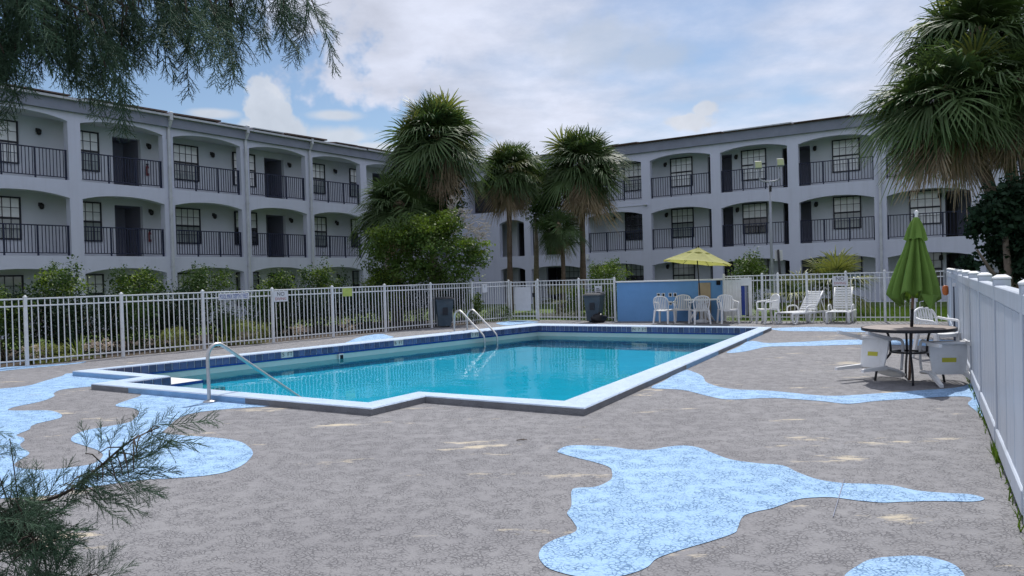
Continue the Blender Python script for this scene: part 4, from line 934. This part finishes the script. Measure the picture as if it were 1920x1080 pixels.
# ------------------------------------------------------------------ palms
def frond_mesh(name, elev, matn, pet=.85, fan=.95, nseg=26, droop=.35, sag=.25, spread=105, fold=.25, seed=0, width=.045):
    r = random.Random(seed); e = R_(elev); dr = Vector((math.cos(e),0,math.sin(e))); mb = MB()
    pts = [Vector(dr)*pet*t-Vector((0,0,1))*sag*t*t*pet for t in (0,.35,.7,1)]
    mb.tube(pts,[.018,.014,.011,.008],4,caps=False)
    tip = pts[-1]; fwd = (pts[-1]-pts[-2]).normalized(); side = Vector((0,1,0)); nor = side.cross(fwd)*-1
    if nor.z < 0 and elev > -60: nor = -nor
    for k in range(nseg):
        th = R_(-spread+2*spread*(k+.5)/nseg+r.uniform(-3,3)); a = abs(th)/R_(spread)
        d = (fwd*math.cos(th)+side*math.sin(th)+nor*fold*abs(math.sin(th))).normalized(); L = fan*(1-.28*a*a)*r.uniform(.86,1.08); dp = droop*r.uniform(.7,1.4)
        pp = [tip+d*L*s-Vector((0,0,1))*dp*L*(s**2.6) for s in (0.02,.35,.68,1.0)]
        w = [.008,width*.5,width*.42,.004]; sd = d.cross(nor).normalized()
        vs = []
        for p_, w_ in zip(pp,w): vs += [p_-sd*w_, p_+sd*w_]
        mb.add(vs,[(0,1,3,2),(2,3,5,4),(4,5,7,6)])
    return mb.mesh(name, matn)
GREEN = {}
for i, (e, dr, sg) in enumerate(((80,.12,.02),(62,.22,.08),(44,.32,.15),(26,.42,.22),(8,.46,.28),(-10,.46,.28),(-28,.4,.25),(-48,.35,.2))):
    GREEN[i] = [frond_mesh('frond', e, 'palm_leaf', pet=(.42,.6,.72,.8,.82,.8,.72,.6)[i]*(.62,.85,1.08)[k], droop=dr*(.7+.4*k), sag=sg, fold=.18+.16*k, spread=118-6*k, fan=(.95,1.0,1.0,.98,.95,.9,.8,.7)[i], nseg=34, seed=i*3+k, width=.042) for k in (0,1,2)]
PALE = [frond_mesh('frond', e, 'palm_leaf_pale', droop=d_, sag=s_, seed=50+e) for (e,d_,s_) in ((60,.25,.1),(35,.42,.25),(10,.6,.4))]
DEAD = [frond_mesh('dead_frond', e, 'palm_dead', pet=pp_*.8, fan=.62, nseg=22, droop=dd_, sag=.55, spread=sp_d, fold=.1, seed=80+k, width=.034) for k,(e,sp_d,pp_,dd_) in enumerate(((0,95,.55,1.5),(-22,90,.6,1.3),(-42,75,.62,1.0),(-60,60,.6,.7),(-74,45,.5,.4)))]
def palm(label, path, rtrunk, scale, counts, dead, pale=6, seed=1, low_dead=1.0):
    r = random.Random(seed); base = Vector(path[0]); t = thing('palm_tree', label, 'palm tree', base, 0, None)
    pth = [Vector(p)-base for p in path]; pc = catmull([tuple(p) for p in pth], 8, False); n = len(pc)
    MB().tube(pc, [rtrunk*(1.25-.35*min(1,3*i/n)+.06*math.sin(i*2.1)) for i in range(n)], 12).build('trunk','palm_trunk',t)
    top = Vector(pc[-1]); ax = (Vector(pc[-1])-Vector(pc[-3])).normalized()
    MB().lathe([(rtrunk*1.0,-.55*scale),(rtrunk*1.5,-.25*scale),(rtrunk*1.3,.1*scale),(.02,.25*scale)],10,tuple(top)).build('boot_mass','palm_dead',t)
    def put(me, nm, k, n_, zoff, sj, tj=8):
        az = 2.39996*k+r.uniform(-.35,.35); s = scale*r.uniform(*sj)*.92
        m = Matrix.Translation(top+Vector((0,0,zoff*scale)))@Matrix.Rotation(az,4,'Z')@Matrix.Rotation(R_(r.uniform(-tj,tj)),4,'Y')@Matrix.Rotation(R_(r.uniform(-38,38)),4,'X')@Matrix.Diagonal((s,s,s,1))
        link(nm, me, t, mx=m)
    k = 0
    for cls, c in enumerate(counts):
        for _ in range(c): put(r.choice(GREEN[cls]),'frond',k,c,.12-.05*cls,(.85,1.12)); k += 1
    for _ in range(pale): put(r.choice(PALE),'frond',k,1,.05,(.8,1.05)); k += 1
    for i in range(dead): put(r.choice(DEAD),'dead_frond',k,1,-.12-r.uniform(0,.45)*low_dead,(.7,1.05),6); k += 1
    return t
def gz(px, dist): p_ = at(px,540,dist); p_.z = 0; return p_
def ppath(px0, pts, dist): return [gz(px0,dist)]+[at(x,y,dist) for x,y in pts]
pt1 = palm('tallest bushy palm in the middle with yellowing fronds near its top', ppath(812,[(812,420),(816,262)],31), .17, 1.52, (8,14,18,20,20,16,8,4), 30, 6, 11)
palm('low dense palm with drooping skirt beside the left wing', ppath(742,[(744,450),(748,388)],30), .17, 1.30, (4,8,12,14,15,13,9,6), 20, 0, 12)
palm('palm with a straight brown trunk just right of the stair wall', ppath(956,[(955,430),(955,322)],34.5), .125, 1.16, (5,9,12,13,13,9,3,0), 44, 6, 13)
palm('round headed palm nearest the right wing', ppath(1093,[(1092,420),(1091,310)],35.5), .135, 1.48, (6,10,14,15,15,10,4,0), 40, 3, 14)
palm('small drooping palm between the two straight trunked palms', ppath(1056,[(1055,470),(1047,425)],34), .10, .86, (1,2,4,6,7,7,6,4), 5, 0, 15)
palm('near palm with broad crown and shaggy brown skirt at upper right', ppath(1905,[(1858,360),(1772,185)],18), .16, 1.26, (5,10,15,17,18,14,7,3), 40, 3, 16, .8)
palm('near palm leaning behind the upper right crown, head cut by the frame', ppath(1950,[(1902,350),(1836,70)],18.8), .16, 1.28, (5,10,15,17,17,13,7,3), 40, 3, 17, .8)
palm('near palm at the right edge of the frame with drooping dead fronds', ppath(1960,[(1925,330),(1912,165)],17.6), .15, 1.12, (3,8,12,14,14,11,7,4), 40, 2, 18, .8)

b1 = pt1.location; k1 = 31/FPX
foliage(pt1, [tuple(at(x_,y_,31)-b1)+(rx_*k1,rx_*k1*.8,ry_*k1) for (x_,y_,rx_,ry_) in ((800,345,52,52),(785,405,56,50),(835,385,34,55))], 9500, .13, 'leaf_deep', 30, .24, (.4,1.), name='vine')
# ------------------------------------------------------------------ trees and shrubs
tb_ = gz(826,27.4)
tr = thing('flowering_tree','spreading leafy tree with half its crown bare grey twigs before the stair wall','tree',tb_)
def L_(px,py,dd=0.): return at(px,py,27.4+dd)-tb_
def el(px,py,rpx,rpy,dd=0.,ry=None): c_ = L_(px,py,dd); k = 27.4/FPX; return (c_.x,c_.y,c_.z,rpx*k,ry or rpx*k*.9,rpy*k)
foliage(tr, [el(735,458,48,34),el(790,440,48,32,.2),el(832,424,36,26,.3),el(815,475,52,36,-.3),el(868,470,34,26),el(900,480,30,16,-.3),el(760,490,34,24,-.2),el(850,508,46,22,-.2),el(790,512,50,22,-.3),el(715,492,34,26,-.1)], 13000, .10, 'leaf_mid', 15, .23, (.5,1.12), aspect=.6, name='crown')
foliage(tr, [el(745,440,44,20,-.2),el(800,422,44,22,-.1),el(838,408,28,14),el(880,462,34,14,-.3)], 3600, .09, 'leaf_bright', 12, .22, (.6,1.15), aspect=.6, name='crown')
def twigs(parent, starts, matn, depth=4, name='bare_twigs', seed=2, L0=.5, rad=.014, spread=.55):
    r = random.Random(seed); mb = MB()
    def grow(p_, d_, L, rr, k):
        q_ = p_+d_*L; mb.tube([p_,(p_+q_)/2+Vector((r.uniform(-1,1),r.uniform(-1,1),r.uniform(-1,1)))*L*.06,q_],[max(rr,.008),max(rr*.8,.0075),max(rr*.6,.006)],4,caps=False)
        if k == 0: return
        for _ in range(r.choice((2,3,3))):
            nd = (d_+Vector((r.gauss(0,spread),r.gauss(0,spread),r.gauss(.02,spread)))).normalized(); grow(q_ if r.random() < .6 else p_.lerp(q_,.6), nd, L*r.uniform(.55,.85), rr*.62, k-1)
    for (p_,d_) in starts: grow(Vector(p_), Vector(d_).normalized(), L0*r.uniform(.8,1.2), rad, depth)
    return mb.build(name, matn, parent)
twigs(tr, [(L_(845,440),(.8,0,.5)),(L_(858,450),(1,-.1,.3)),(L_(850,425),(.5,.1,.8)),(L_(862,462),(1,.1,.15)),(L_(842,430),(.35,-.2,.9)),(L_(870,455),(1,-.2,.4)),(L_(855,435),(.7,-.3,.6)),(L_(850,420),(.3,-.4,.9)),(L_(868,440),(.9,-.4,.2))], 'twig_grey', 4, L0=.40, rad=.015, spread=.42)
mb = MB()
for pts in ([(826,545),(824,505),(830,490),(856,470)],[(828,540),(826,515),(812,498),(790,470),(770,450)],[(824,510),(836,496),(870,492),(892,500)],[(824,512),(818,480),(826,440)],[(755,530),(748,500),(742,480),(752,462)],[(822,505),(800,500),(770,495)]):
    q_ = [tuple(L_(x,y)) for x,y in pts]; mb.tube(catmull(q_,4,False), [.085*(1-.75*i/((len(pts)-1)*4)) for i in range((len(pts)-1)*4+1)], 7)
mb.build('trunk','twig_grey',tr)
# tall shrubs behind the left fence
def behind(px, off): return on_line(px, F0-VB*off, FB-VB*off)
ORD = ['first','second','third','fourth','fifth','sixth','seventh','eighth','ninth','tenth','eleventh','twelfth','thirteenth','fourteenth','fifteenth','sixteenth','seventeenth','eighteenth']
for (label,px,top,wpx,off,m1,m2) in (
    ('tallest leafy shrub behind the left fence, yellow new growth on top',112,503,100,3.0,'leaf_deep','leaf_bright'),
    ('shrub with reddish tipped sprays behind the left fence under the second arch',262,517,88,3.0,'leaf_deep','leaf_bright'),
    ('shrub with one tall shoot left of the pool depth sign',392,508,86,3.0,'leaf_deep','leaf_mid'),
    ('bright green shrub behind the middle NO DIVING sign',522,518,74,2.9,'leaf_deep','leaf_bright'),
    ('rounded bright shrub left of the yellow green sign',608,506,78,3.0,'leaf_deep','leaf_bright'),
    ('small bright shrub under the spreading tree beside the left wing',722,517,70,2.6,'leaf_bright','leaf_bright'),
    ('shrub at the left edge of the frame behind the fence',8,560,90,2.2,'leaf_mid','leaf_bright')):
    b_ = behind(px,off); b_.z = -.02; dist = b_.y; h_ = zat(px,top,b_)*1.0; w_ = wpx*dist/FPX*1.3
    t = shrub(label, b_, h_, w_, m1, 3600, .075, mat2=m2, group=None)
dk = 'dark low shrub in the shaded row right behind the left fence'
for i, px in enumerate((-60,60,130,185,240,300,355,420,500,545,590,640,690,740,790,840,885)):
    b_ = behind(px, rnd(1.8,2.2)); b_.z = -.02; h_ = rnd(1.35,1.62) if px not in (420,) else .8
    shrub('dark shaded shrub in the row behind the left fence, %s from the left' % ORD[i], b_, h_, rnd(1.4,1.7), 'leaf_deep' if i % 4 == 0 else 'leaf_shaded', 3000, .075, group='dark shrub row behind the left fence', depth=.9)
for (label,px,py,wpx,hpx,off) in (('clipped lime green bush at the far left behind the fence',90,676,84,34,.55),('clipped lime green bush between the second and third fence posts from the left',325,655,52,40,.6),('wide lime green bush below the pool depth sign',466,644,76,44,.6)):
    b_ = behind(px,off); b_.z = -.02; k = b_.y/FPX
    t = thing('shrub',label,'shrub',b_); foliage(t,[(0,0,hpx*k*.45,wpx*k*.5,.32,hpx*k*.62)],4200,.035,'leaf_lime',60,.12,(.85,1.0),up=.7); stems(t,6,hpx*k*.7,wpx*k*.3)
def strap(label, base, n, L, matn, spread=1.0, w=.018, cat='plant', droop=.5, up=1.0, name='strap_plant'):
    t = thing(name, label, cat, base); me = []
    for k in range(n):
        a = rnd(0,6.28); el_ = rnd(.35,1.35)*up; d_ = Vector((math.cos(a)*math.cos(el_)*spread,math.sin(a)*math.cos(el_)*spread,math.sin(el_))); LL = L*rnd(.7,1.15); s_ = Vector((-math.sin(a),math.cos(a),0)); mb = MB(); vs = []
        for i, q_ in enumerate((0,.3,.6,.85,1)):
            p_ = d_*LL*q_-Vector((0,0,1))*droop*LL*q_*q_*math.cos(el_); ww = w*(.6,1,.9,.5,.05)[i]; vs += [p_-s_*ww, p_+s_*ww+Vector((0,0,.003))]
        mb.add(vs,[(0,1,3,2),(2,3,5,4),(4,5,7,6),(6,7,9,8)]); mb.build('leaf', matn, t)
    return t
b_ = behind(150,.45); b_.z = 0; strap('arching strap leaved lily behind the fence below the tallest shrub', b_, 26, .75, 'leaf_strap')
b_ = behind(428,.9); b_.z = .0; strap('stiff yucca rosette behind the fence below the depth sign', b_, 26, 1.05, 'leaf_deep', w=.024, droop=.15)
b_ = behind(418,.5); b_.z = 0; strap('yellowing strap leaved plant at the foot of the depth sign', b_, 20, .55, 'leaf_lime', w=.016)
for i,(px,off) in enumerate(((60,.5),(172,.5),(195,.55),(560,.55),(652,.55))):
    b_ = behind(px,off); b_.z = 0; t = thing('flower_clump','pale pink flower clump low behind the left fence, %s from the left' % ORD[i],'plant',b_,0,'pale flower clumps behind the fence'); foliage(t,[(0,0,.28,.2,.16,.16)],160,.05,'flower_pale',14,.2,name='blooms'); stems(t,8,.3,.15,'leaf_mid',.005)
# behind the back fence and wall
for (label,px,top,bot,wpx,dist,m1,m2,n) in (
    ('sunlit rounded bush rising behind the left end of the blue wall',1142,497,600,92,28.5,'leaf_mid','leaf_bright',4200),
    ('leafy bush behind the picket fence right of the open parasol',1402,487,600,86,26.8,'leaf_mid','leaf_mid',4200),
    ('slim green shrub behind the fence left of the right bin',1082,540,600,44,28.6,'leaf_mid','leaf_bright',1500),
    ('green shrub between the right bin and the blue wall',1148,548,600,34,27.0,'leaf_mid','leaf_deep',1200),
    ('small weedy shrub at the foot of the fence beside the gate',935,575,600,60,28.6,'leaf_mid','leaf_strap',900),
    ('leafy vine shrub climbing behind the left fence near the ladder',888,555,610,40,27.2,'leaf_mid','leaf_bright',1200)):
    b_ = gz(px,dist); b_.z = -.02; h_ = zat(px,top,b_); shrub(label,b_,h_,wpx*dist/FPX,m1,n,.075,mat2=m2)
def palmetto(label, px, dist, n, scale, mats_, h=.35):
    t = thing('palmetto', label, 'palm', gz(px,dist)); 
    MB().tube([(0,0,-.02),(0,0,h)],[.12,.08],8).build('stem','palm_trunk',t)
    for k in range(n):
        me = PALE[k%3] if k % 4 else GREEN[1+k%3][0]; s = scale*rnd(.8,1.1); link('frond', me, t, mx=Matrix.Translation((0,0,h))@Matrix.Rotation(2.4*k,4,'Z')@Matrix.Rotation(R_(rnd(-14,10)),4,'Y')@Matrix.Diagonal((s,s,s,1)))
    for k in range(4): link('dead_frond', DEAD[k%5], t, mx=Matrix.Translation((0,0,h))@Matrix.Rotation(1.7*k+.5,4,'Z')@Matrix.Diagonal((scale*.6,scale*.6,scale*.6,1)))
    return t
palmetto('spiky pale palmetto behind the fence above the loungers',1562,26.5,22,1.05,0,.8)
palmetto('small palmetto fronds behind the fence left of the upright lounger',1492,26.0,14,.85,0,.55)
palmetto('low palmetto behind the short fence section near the gate',1050,30,12,.66,0,.5)
bs_ = gz(1885,16.2)
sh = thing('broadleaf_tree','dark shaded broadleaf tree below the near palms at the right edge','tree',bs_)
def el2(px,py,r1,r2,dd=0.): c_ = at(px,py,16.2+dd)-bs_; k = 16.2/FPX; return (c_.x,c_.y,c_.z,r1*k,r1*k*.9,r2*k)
foliage(sh,[el2(1875,400,52,44),el2(1905,450,60,60,.3),el2(1925,380,50,50),el2(1838,425,22,28,.1),el2(1815,495,20,16,.2),el2(1950,480,60,60)],9000,.12,'leaf_shaded',30,.22,(.4,1.),aspect=.65,name='crown')
MB().tube([(0.1,0,0),(0.08,0,1.2),(0,.0,2.4)],[.09,.08,.05],8).tube([(.05,0,1.0),(-.3,.05,1.5),(-.55,.05,1.9)],[.05,.04,.02],6).build('trunk','bark',sh)
bt_ = gz(1004,37)
bk = thing('gap_tree','dark leafy tree added to fill the shadowy gap behind the two straight palms','tree',bt_)  # crown added to make the gap between the palms read dark
def el3(px,py,r1,r2,dd=0.): c_ = at(px,py,37+dd)-bt_; k = 37/FPX; return (c_.x,c_.y,c_.z,r1*k,r1*k*.5,r2*k)
foliage(bk,[el3(1010,350,36,50),el3(1025,400,30,36),el3(985,310,30,26)],6500,.13,'leaf_deep',30,.24,(.3,1.),name='crown')
MB().tube([(0,0,0),(0.1,0,3),(.1,0,4.6)],[.14,.11,.05],8).build('trunk','bark',bk)
# garden edging stones beyond the gate
e0, e1 = gz(1012,29.6), gz(1106,28.9)
for k in range(13):
    p_ = e0.lerp(e1,k/12); t = blob('edging_stone','stone_pale',None,.085,.06,.10+.02*(k%2),.12,12,8,seed=k); t.location = p_+Vector((0,0,0)); tag(t,'pale edging stone beyond the short fence section, %s from the gate' % ORD[k],'stone','pale garden edging stones')
mb = MB(); mb.poly([tuple(p_+Vector((0,0,CZ-.162))) for p_ in (GA+VA*.06,GB+VA*.06+VB*.05,W(38.6,-13.6),W(38.6,-15.6))]); struct(mb.build('path','path'))
mb = MB(); q0 = [fence_pt(-130)-VB*.05, fence_pt(940)-VB*.05, fence_pt(940)-VB*5.5, fence_pt(-130)-VB*6.5]; mb.poly([(p_.x,p_.y,-.014) for p_ in q0]); struct(mb.build('planting_bed','bed_soil'))
# grass and weeds
def grass(polyAB, n, h, seed):
    (a0,a1,b0,b1) = polyAB; a = rng.uniform(a0,a1,n); b = rng.uniform(b0,b1,n); P = np.stack([VA.x*a+VB.x*b, VA.y*a+VB.y*b, np.full(n,-.02)],1)
    t = rng.uniform(0,6.28,n); L = h*rng.uniform(.5,1.3,n); lean = rng.normal(0,.35,(n,2))*L[:,None]; w = .006
    A_ = P+np.stack([np.cos(t)*w,np.sin(t)*w,0*t],1); B_ = P-np.stack([np.cos(t)*w,np.sin(t)*w,0*t],1); C_ = P+np.concatenate([lean,L[:,None]],1)
    return np.stack([A_,B_,C_],1).reshape(-1,3)
gv = np.concatenate([grass((25.0,33,-7.6,-1.0),26000,.10,1),grass((24.6,32,-15.0,-9.5),9000,.10,2)])
struct(link('grass', npmesh('grass',gv,np.arange(len(gv)).reshape(-1,3),'grass_blade')),'stuff','short green lawn grass beyond the picket fences','grass')
vfd = (W(*VF1)-W(*VF0)); fd = vfd.normalized(); nrm_ = Vector((-1,0,0))
wv = []
for (s0,s1,n) in ((11.5,14.2,160),(14.8,16.4,120),(16.9,17.5,300),(17.5,21,160)):
    for _ in range(n):
        p_ = W(*VF0)+fd*rnd(s0,s1)+VB*rnd(-.09,.02); L = rnd(.04,.13); a = rnd(0,6.28); d_ = Vector((math.cos(a),math.sin(a),0))
        wv += [tuple(p_+d_*.006),tuple(p_-d_*.006),tuple(p_+Vector((rnd(-.05,.05),rnd(-.05,.05),L)))]
struct(link('weeds', npmesh('weeds',wv,np.arange(len(wv)).reshape(-1,3),'grass_blade')),'stuff','green weeds growing along the foot of the privacy fence','weeds')

lf = thing('fallen_leaf','single pale curled leaf lying on the grey deck right of the pool','leaf',G(1612,628,.004),.6)
mb = MB(); mb.add([(-.09,0,.01),(-.03,-.035,.03),(.05,-.03,.02),(.10,0,.035),(.05,.03,.045),(-.03,.03,.05),(0,0,.012)],[(0,1,6),(1,2,6),(2,3,6),(3,4,6),(4,5,6),(5,0,6)]); mb.build('blade','stone_pale',lf); MB().tube([(-.09,0,.01),(-.14,.01,.008)],.003,4).build('leaf_stalk','twig_grey',lf)
tw_ = thing('fallen_twig','short dark twig lying on the deck in front of the pool','twig',G(978,826,.004),.1)
MB().tube([(-.05,0,.006),(0,.006,.009),(.055,-.004,.006)],[.005,.006,.003],5).build('stem','bark',tw_); MB().tube([(.0,.006,.009),(.03,.03,.012)],[.003,.002],4).build('side_shoot','bark',tw_)

# ------------------------------------------------------------------ foreground cedar
def spray_mesh(seed):
    r = random.Random(seed); V = []; F = []
    def seg(a, b, r0, r1):
        d = (b-a).normalized(); u = d.cross(Vector((0,0,1)) if abs(d.z) < .9 else Vector((1,0,0))).normalized(); w = d.cross(u); o = len(V)
        for (p_, rr) in ((a,r0),(b,r1)):
            for k in range(3): V.append(tuple(p_+(u*math.cos(k*2.094)+w*math.sin(k*2.094))*rr))
        for k in range(3): F.append((o+k,o+(k+1)%3,o+3+(k+1)%3,o+3+k))
    pts = [Vector((t, .06*math.sin(t*3+seed), -.10*t*t+.03*math.sin(5*t))) for t in np.linspace(0,1,9)]
    for i, (a,b) in enumerate(zip(pts[:-1],pts[1:])): seg(a,b,.011*(1-.09*i),.011*(1-.09*(i+1)))
    n = 24
    for i in range(n):
        t = .10+.88*i/n; k = min(7,int(t*8)); p_ = pts[k].lerp(pts[k+1],t*8-k); ax = (pts[k+1]-pts[k]).normalized(); roll = (i%2)*math.pi+r.gauss(0,.7)
        lat = Vector((0,math.cos(roll),math.sin(roll))); ang = R_(r.uniform(32,55)); d = (ax*math.cos(ang)+lat*math.sin(ang)).normalized(); L = (.40*(1-.72*t)+.06)*r.uniform(.75,1.2)
        q_ = p_+d*L+ax*L*.12; m_ = (p_+q_)/2-ax*L*.04; seg(p_,m_,.007,.006); seg(m_,q_,.006,.0025)
        for j in range(max(3,int(L*22))):
            tt = .12+.86*j/max(3,int(L*22)); b0 = p_.lerp(q_,tt); rl_ = (j%2)*math.pi+r.gauss(0,.8); lt = (d.cross(Vector((0,0,1)))*math.cos(rl_)+Vector((0,0,1))*math.sin(rl_)*.8).normalized(); dd = (d*.82+lt*.6).normalized(); l2 = (.085*(1-.5*tt)+.02)*r.uniform(.7,1.3)
            seg(b0,b0+dd*l2,.0052,.002)
    return npmesh('twig_spray', V, F, 'cedar')
SPR = [spray_mesh(s) for s in (1,2,3,4)]
ct = gz(-520,3.3); ct.x = -3.7; ct.y = 3.3
ced = thing('cedar_tree','feathery green cedar overhanging the upper and lower left corners in the foreground','tree',ct)
MB().tube([(0,0,-.1),(.03,0,1.2),(-.02,.02,2.6),(.05,0,4.4),(.02,0,5.6)],[.17,.14,.12,.08,.02],12).build('trunk','cedar_bark',ced)
nsp = [0]
def orient(p_, d_, s, roll):
    d_ = d_.normalized(); u = Vector((0,0,1)) if abs(d_.z) < .95 else Vector((0,1,0)); y_ = u.cross(d_).normalized(); z_ = d_.cross(y_)
    m = Matrix((( d_.x,y_.x,z_.x,0),(d_.y,y_.y,z_.y,0),(d_.z,y_.z,z_.z,0),(0,0,0,1))); return Matrix.Translation(p_)@m@Matrix.Rotation(roll,4,'X')@Matrix.Diagonal((s,s,s,1))
extra = {'v':[], 'f':[], 'o':0}
SPV = [(np.array([v.co[:] for v in me.vertices]), np.array([p_.vertices[:] for p_ in me.polygons])) for me in SPR]
def put_spray(parent, p_, d_, s):
    i = random.randrange(4); m = orient(p_, d_, s, rnd(0,6.28)); nsp[0] += 1
    if nsp[0] % 2 == 0 and nsp[0] < 560: link('twig_spray', SPR[i], parent, mx=m)
    else:
        v, f = SPV[i]; mm = np.array(m); extra['v'].append(v@mm[:3,:3].T+mm[:3,3]); extra['f'].append(f+extra['o']); extra['o'] += len(v)
env = [(-400,280),(-50,235),(20,225),(60,180),(150,165),(260,165),(330,125),(420,118),(500,80),(590,90),(645,20),(900,0)]
def envy(x):
    for (x0,y0),(x1,y1) in zip(env[:-1],env[1:]):
        if x0 <= x <= x1: return y0+(y1-y0)*(x-x0)/(x1-x0)
    return 0
ends = [((590,-40),4.3,.30),((530,-30),4.0,.25),((430,-5),3.7,.25),((330,5),4.2,.2),((250,20),3.8,.2),((170,30),3.6,.15),((95,45),4.0,.1),((30,70),3.7,.1)]
for bi, ((ex,ey),dist,t0) in enumerate(ends):
    z0 = 3.0+.16*bi if bi < 4 else 3.6-.12*(bi-4); a_ = ct+Vector((.05,0,z0)); e_ = at(ex,ey,dist); mid = a_.lerp(e_,.55)+Vector((0,0,.16)); 
    path = [Vector(q_)-ct for q_ in catmull([tuple(a_),tuple(mid),tuple(e_)],8,False)]; br = MB(); n = len(path); br.tube(path,[.035*(1-.85*i/(n-1)) for i in range(n)],6)
    brn = None; tw = []
    nt_ = 15 if bi < 4 else 11
    for k in range(nt_):
        t = t0+(1-t0)*(k+.5)/nt_; f_ = t*(n-1); i = min(n-2,int(f_)); p_ = path[i].lerp(path[i+1],f_-i); w_ = RC.transposed()@(p_+ct-CAM)
        px, py = 960+FPX*w_.x/w_.y, 540-FPX*w_.z/w_.y
        if px < -160: continue
        ye = py+(envy(px)-py-rnd(30,70))*rnd(.15,1.0); ye = max(ye, py+15); q_ = at(px+rnd(-25,55),ye,w_.y+rnd(-.3,.3))-ct
        tw.append((p_,q_)); br.tube([p_,p_.lerp(q_,.5)+Vector((rnd(-.03,.03),rnd(-.03,.03),rnd(0,.04))),q_],[.007,.005,.003],4)
    brn = br.build('branch','cedar_bark',ced)
    for (p_,q_) in tw:
        L = (q_-p_).length; ns = max(3,int(L/.10))
        for j in range(ns+1):
            s_ = p_.lerp(q_,j/ns); d_ = (q_-p_).normalized()*.5+Vector((rnd(-.35,.65),rnd(-.6,.6),rnd(-1.0,-.15))); put_spray(brn, s_, d_, rnd(.20,.33))
def low_branch(pts, dist, rad, sprays):
    path = [at(x,y,dist+dd)-ct for (x,y,dd) in pts]; path = [Vector((.02,0,path[0].z+.25))]+path; cc_ = [Vector(q_) for q_ in catmull([tuple(p_) for p_ in path],6,False)]; n = len(cc_); b = MB().tube(cc_,[rad*(2.2 if i < 5 else 1.)*(1-.8*i/(n-1)) for i in range(n)],6); bn = None; hold = []
    for i in range(n-1):                                      # foliage clothes the branch all the way out from the trunk
        L = (cc_[i+1]-cc_[i]).length
        for j in range(int(L/.045)):
            if i > n*.45: break
            dv = (cc_[i+1]-cc_[i]).normalized()+Vector((rnd(-.8,.8),rnd(-.8,.8),rnd(-.7,.7))); hold.append((cc_[i].lerp(cc_[i+1],rnd(0,1)), dv, rnd(.16,.26)))
    for (x,y,dx,dy,s) in sprays: hold.append((at(x,y,dist+rnd(-.12,.12))-ct, (at(x+dx,y+dy,dist+rnd(-.05,.05))-at(x,y,dist)), s))
    for (p_,d_,s) in hold:
        k = min(range(n), key=lambda i: (cc_[i]-p_).length); b.tube([cc_[k],cc_[k].lerp(p_,.6)+Vector((0,0,.01)),p_],[.0022,.0018,.0014],4)
    bn = b.build('branch','cedar_bark',ced)
    for (p_,d_,s) in hold: put_spray(bn,p_,d_,s)
S1 = []
for _ in range(20):
    t = random.random(); x = 120+140*t+rnd(-18,18); y = 930-95*t+rnd(-14,30); S1.append((x,y,rnd(40,100),rnd(-90,20),rnd(.085,.14)))
for _ in range(11): S1.append((rnd(150,250),rnd(880,945),rnd(50,110),rnd(-20,60),rnd(.08,.14)))
S1 += [(185,850,20,-80,.10),(205,845,30,-90,.10),(235,835,40,-80,.12),(265,820,70,-50,.12),(300,800,110,-8,.17),(285,815,100,35,.16),(230,890,110,-30,.15),(250,885,100,10,.13),(160,850,0,-90,.09)]
low_branch([(-140,1000,.5),(20,955,.15),(110,930,0),(170,890,0),(240,830,0),(300,800,0)],2.3,.0085,S1)
S2 = [(rnd(-60,95),rnd(925,1090),rnd(-30,90),rnd(-60,90),rnd(.11,.18)) for _ in range(66)]+[(rnd(-30,30),rnd(800,950),rnd(10,60),rnd(-60,60),rnd(.06,.10)) for _ in range(8)]
low_branch([(-160,1060,.5),(-40,1000,.2),(40,990,0),(80,1040,0)],2.2,.010,S2)
low_branch([(-100,1180,.4),(40,1140,.1),(110,1110,0),(165,1080,0)],2.1,.007,[(160,1090,60,-70,.11),(175,1085,50,-60,.10),(150,1100,20,-70,.09),(120,1105,30,-60,.12),(80,1100,30,-50,.14),(190,1085,60,-20,.09),(60,1100,10,-70,.14)])
fo = link('foliage_mass', npmesh('foliage_mass', np.concatenate(extra['v']), np.concatenate(extra['f']), 'cedar'), ced); fo['kind'] = 'stuff'
print('sprays', nsp[0])
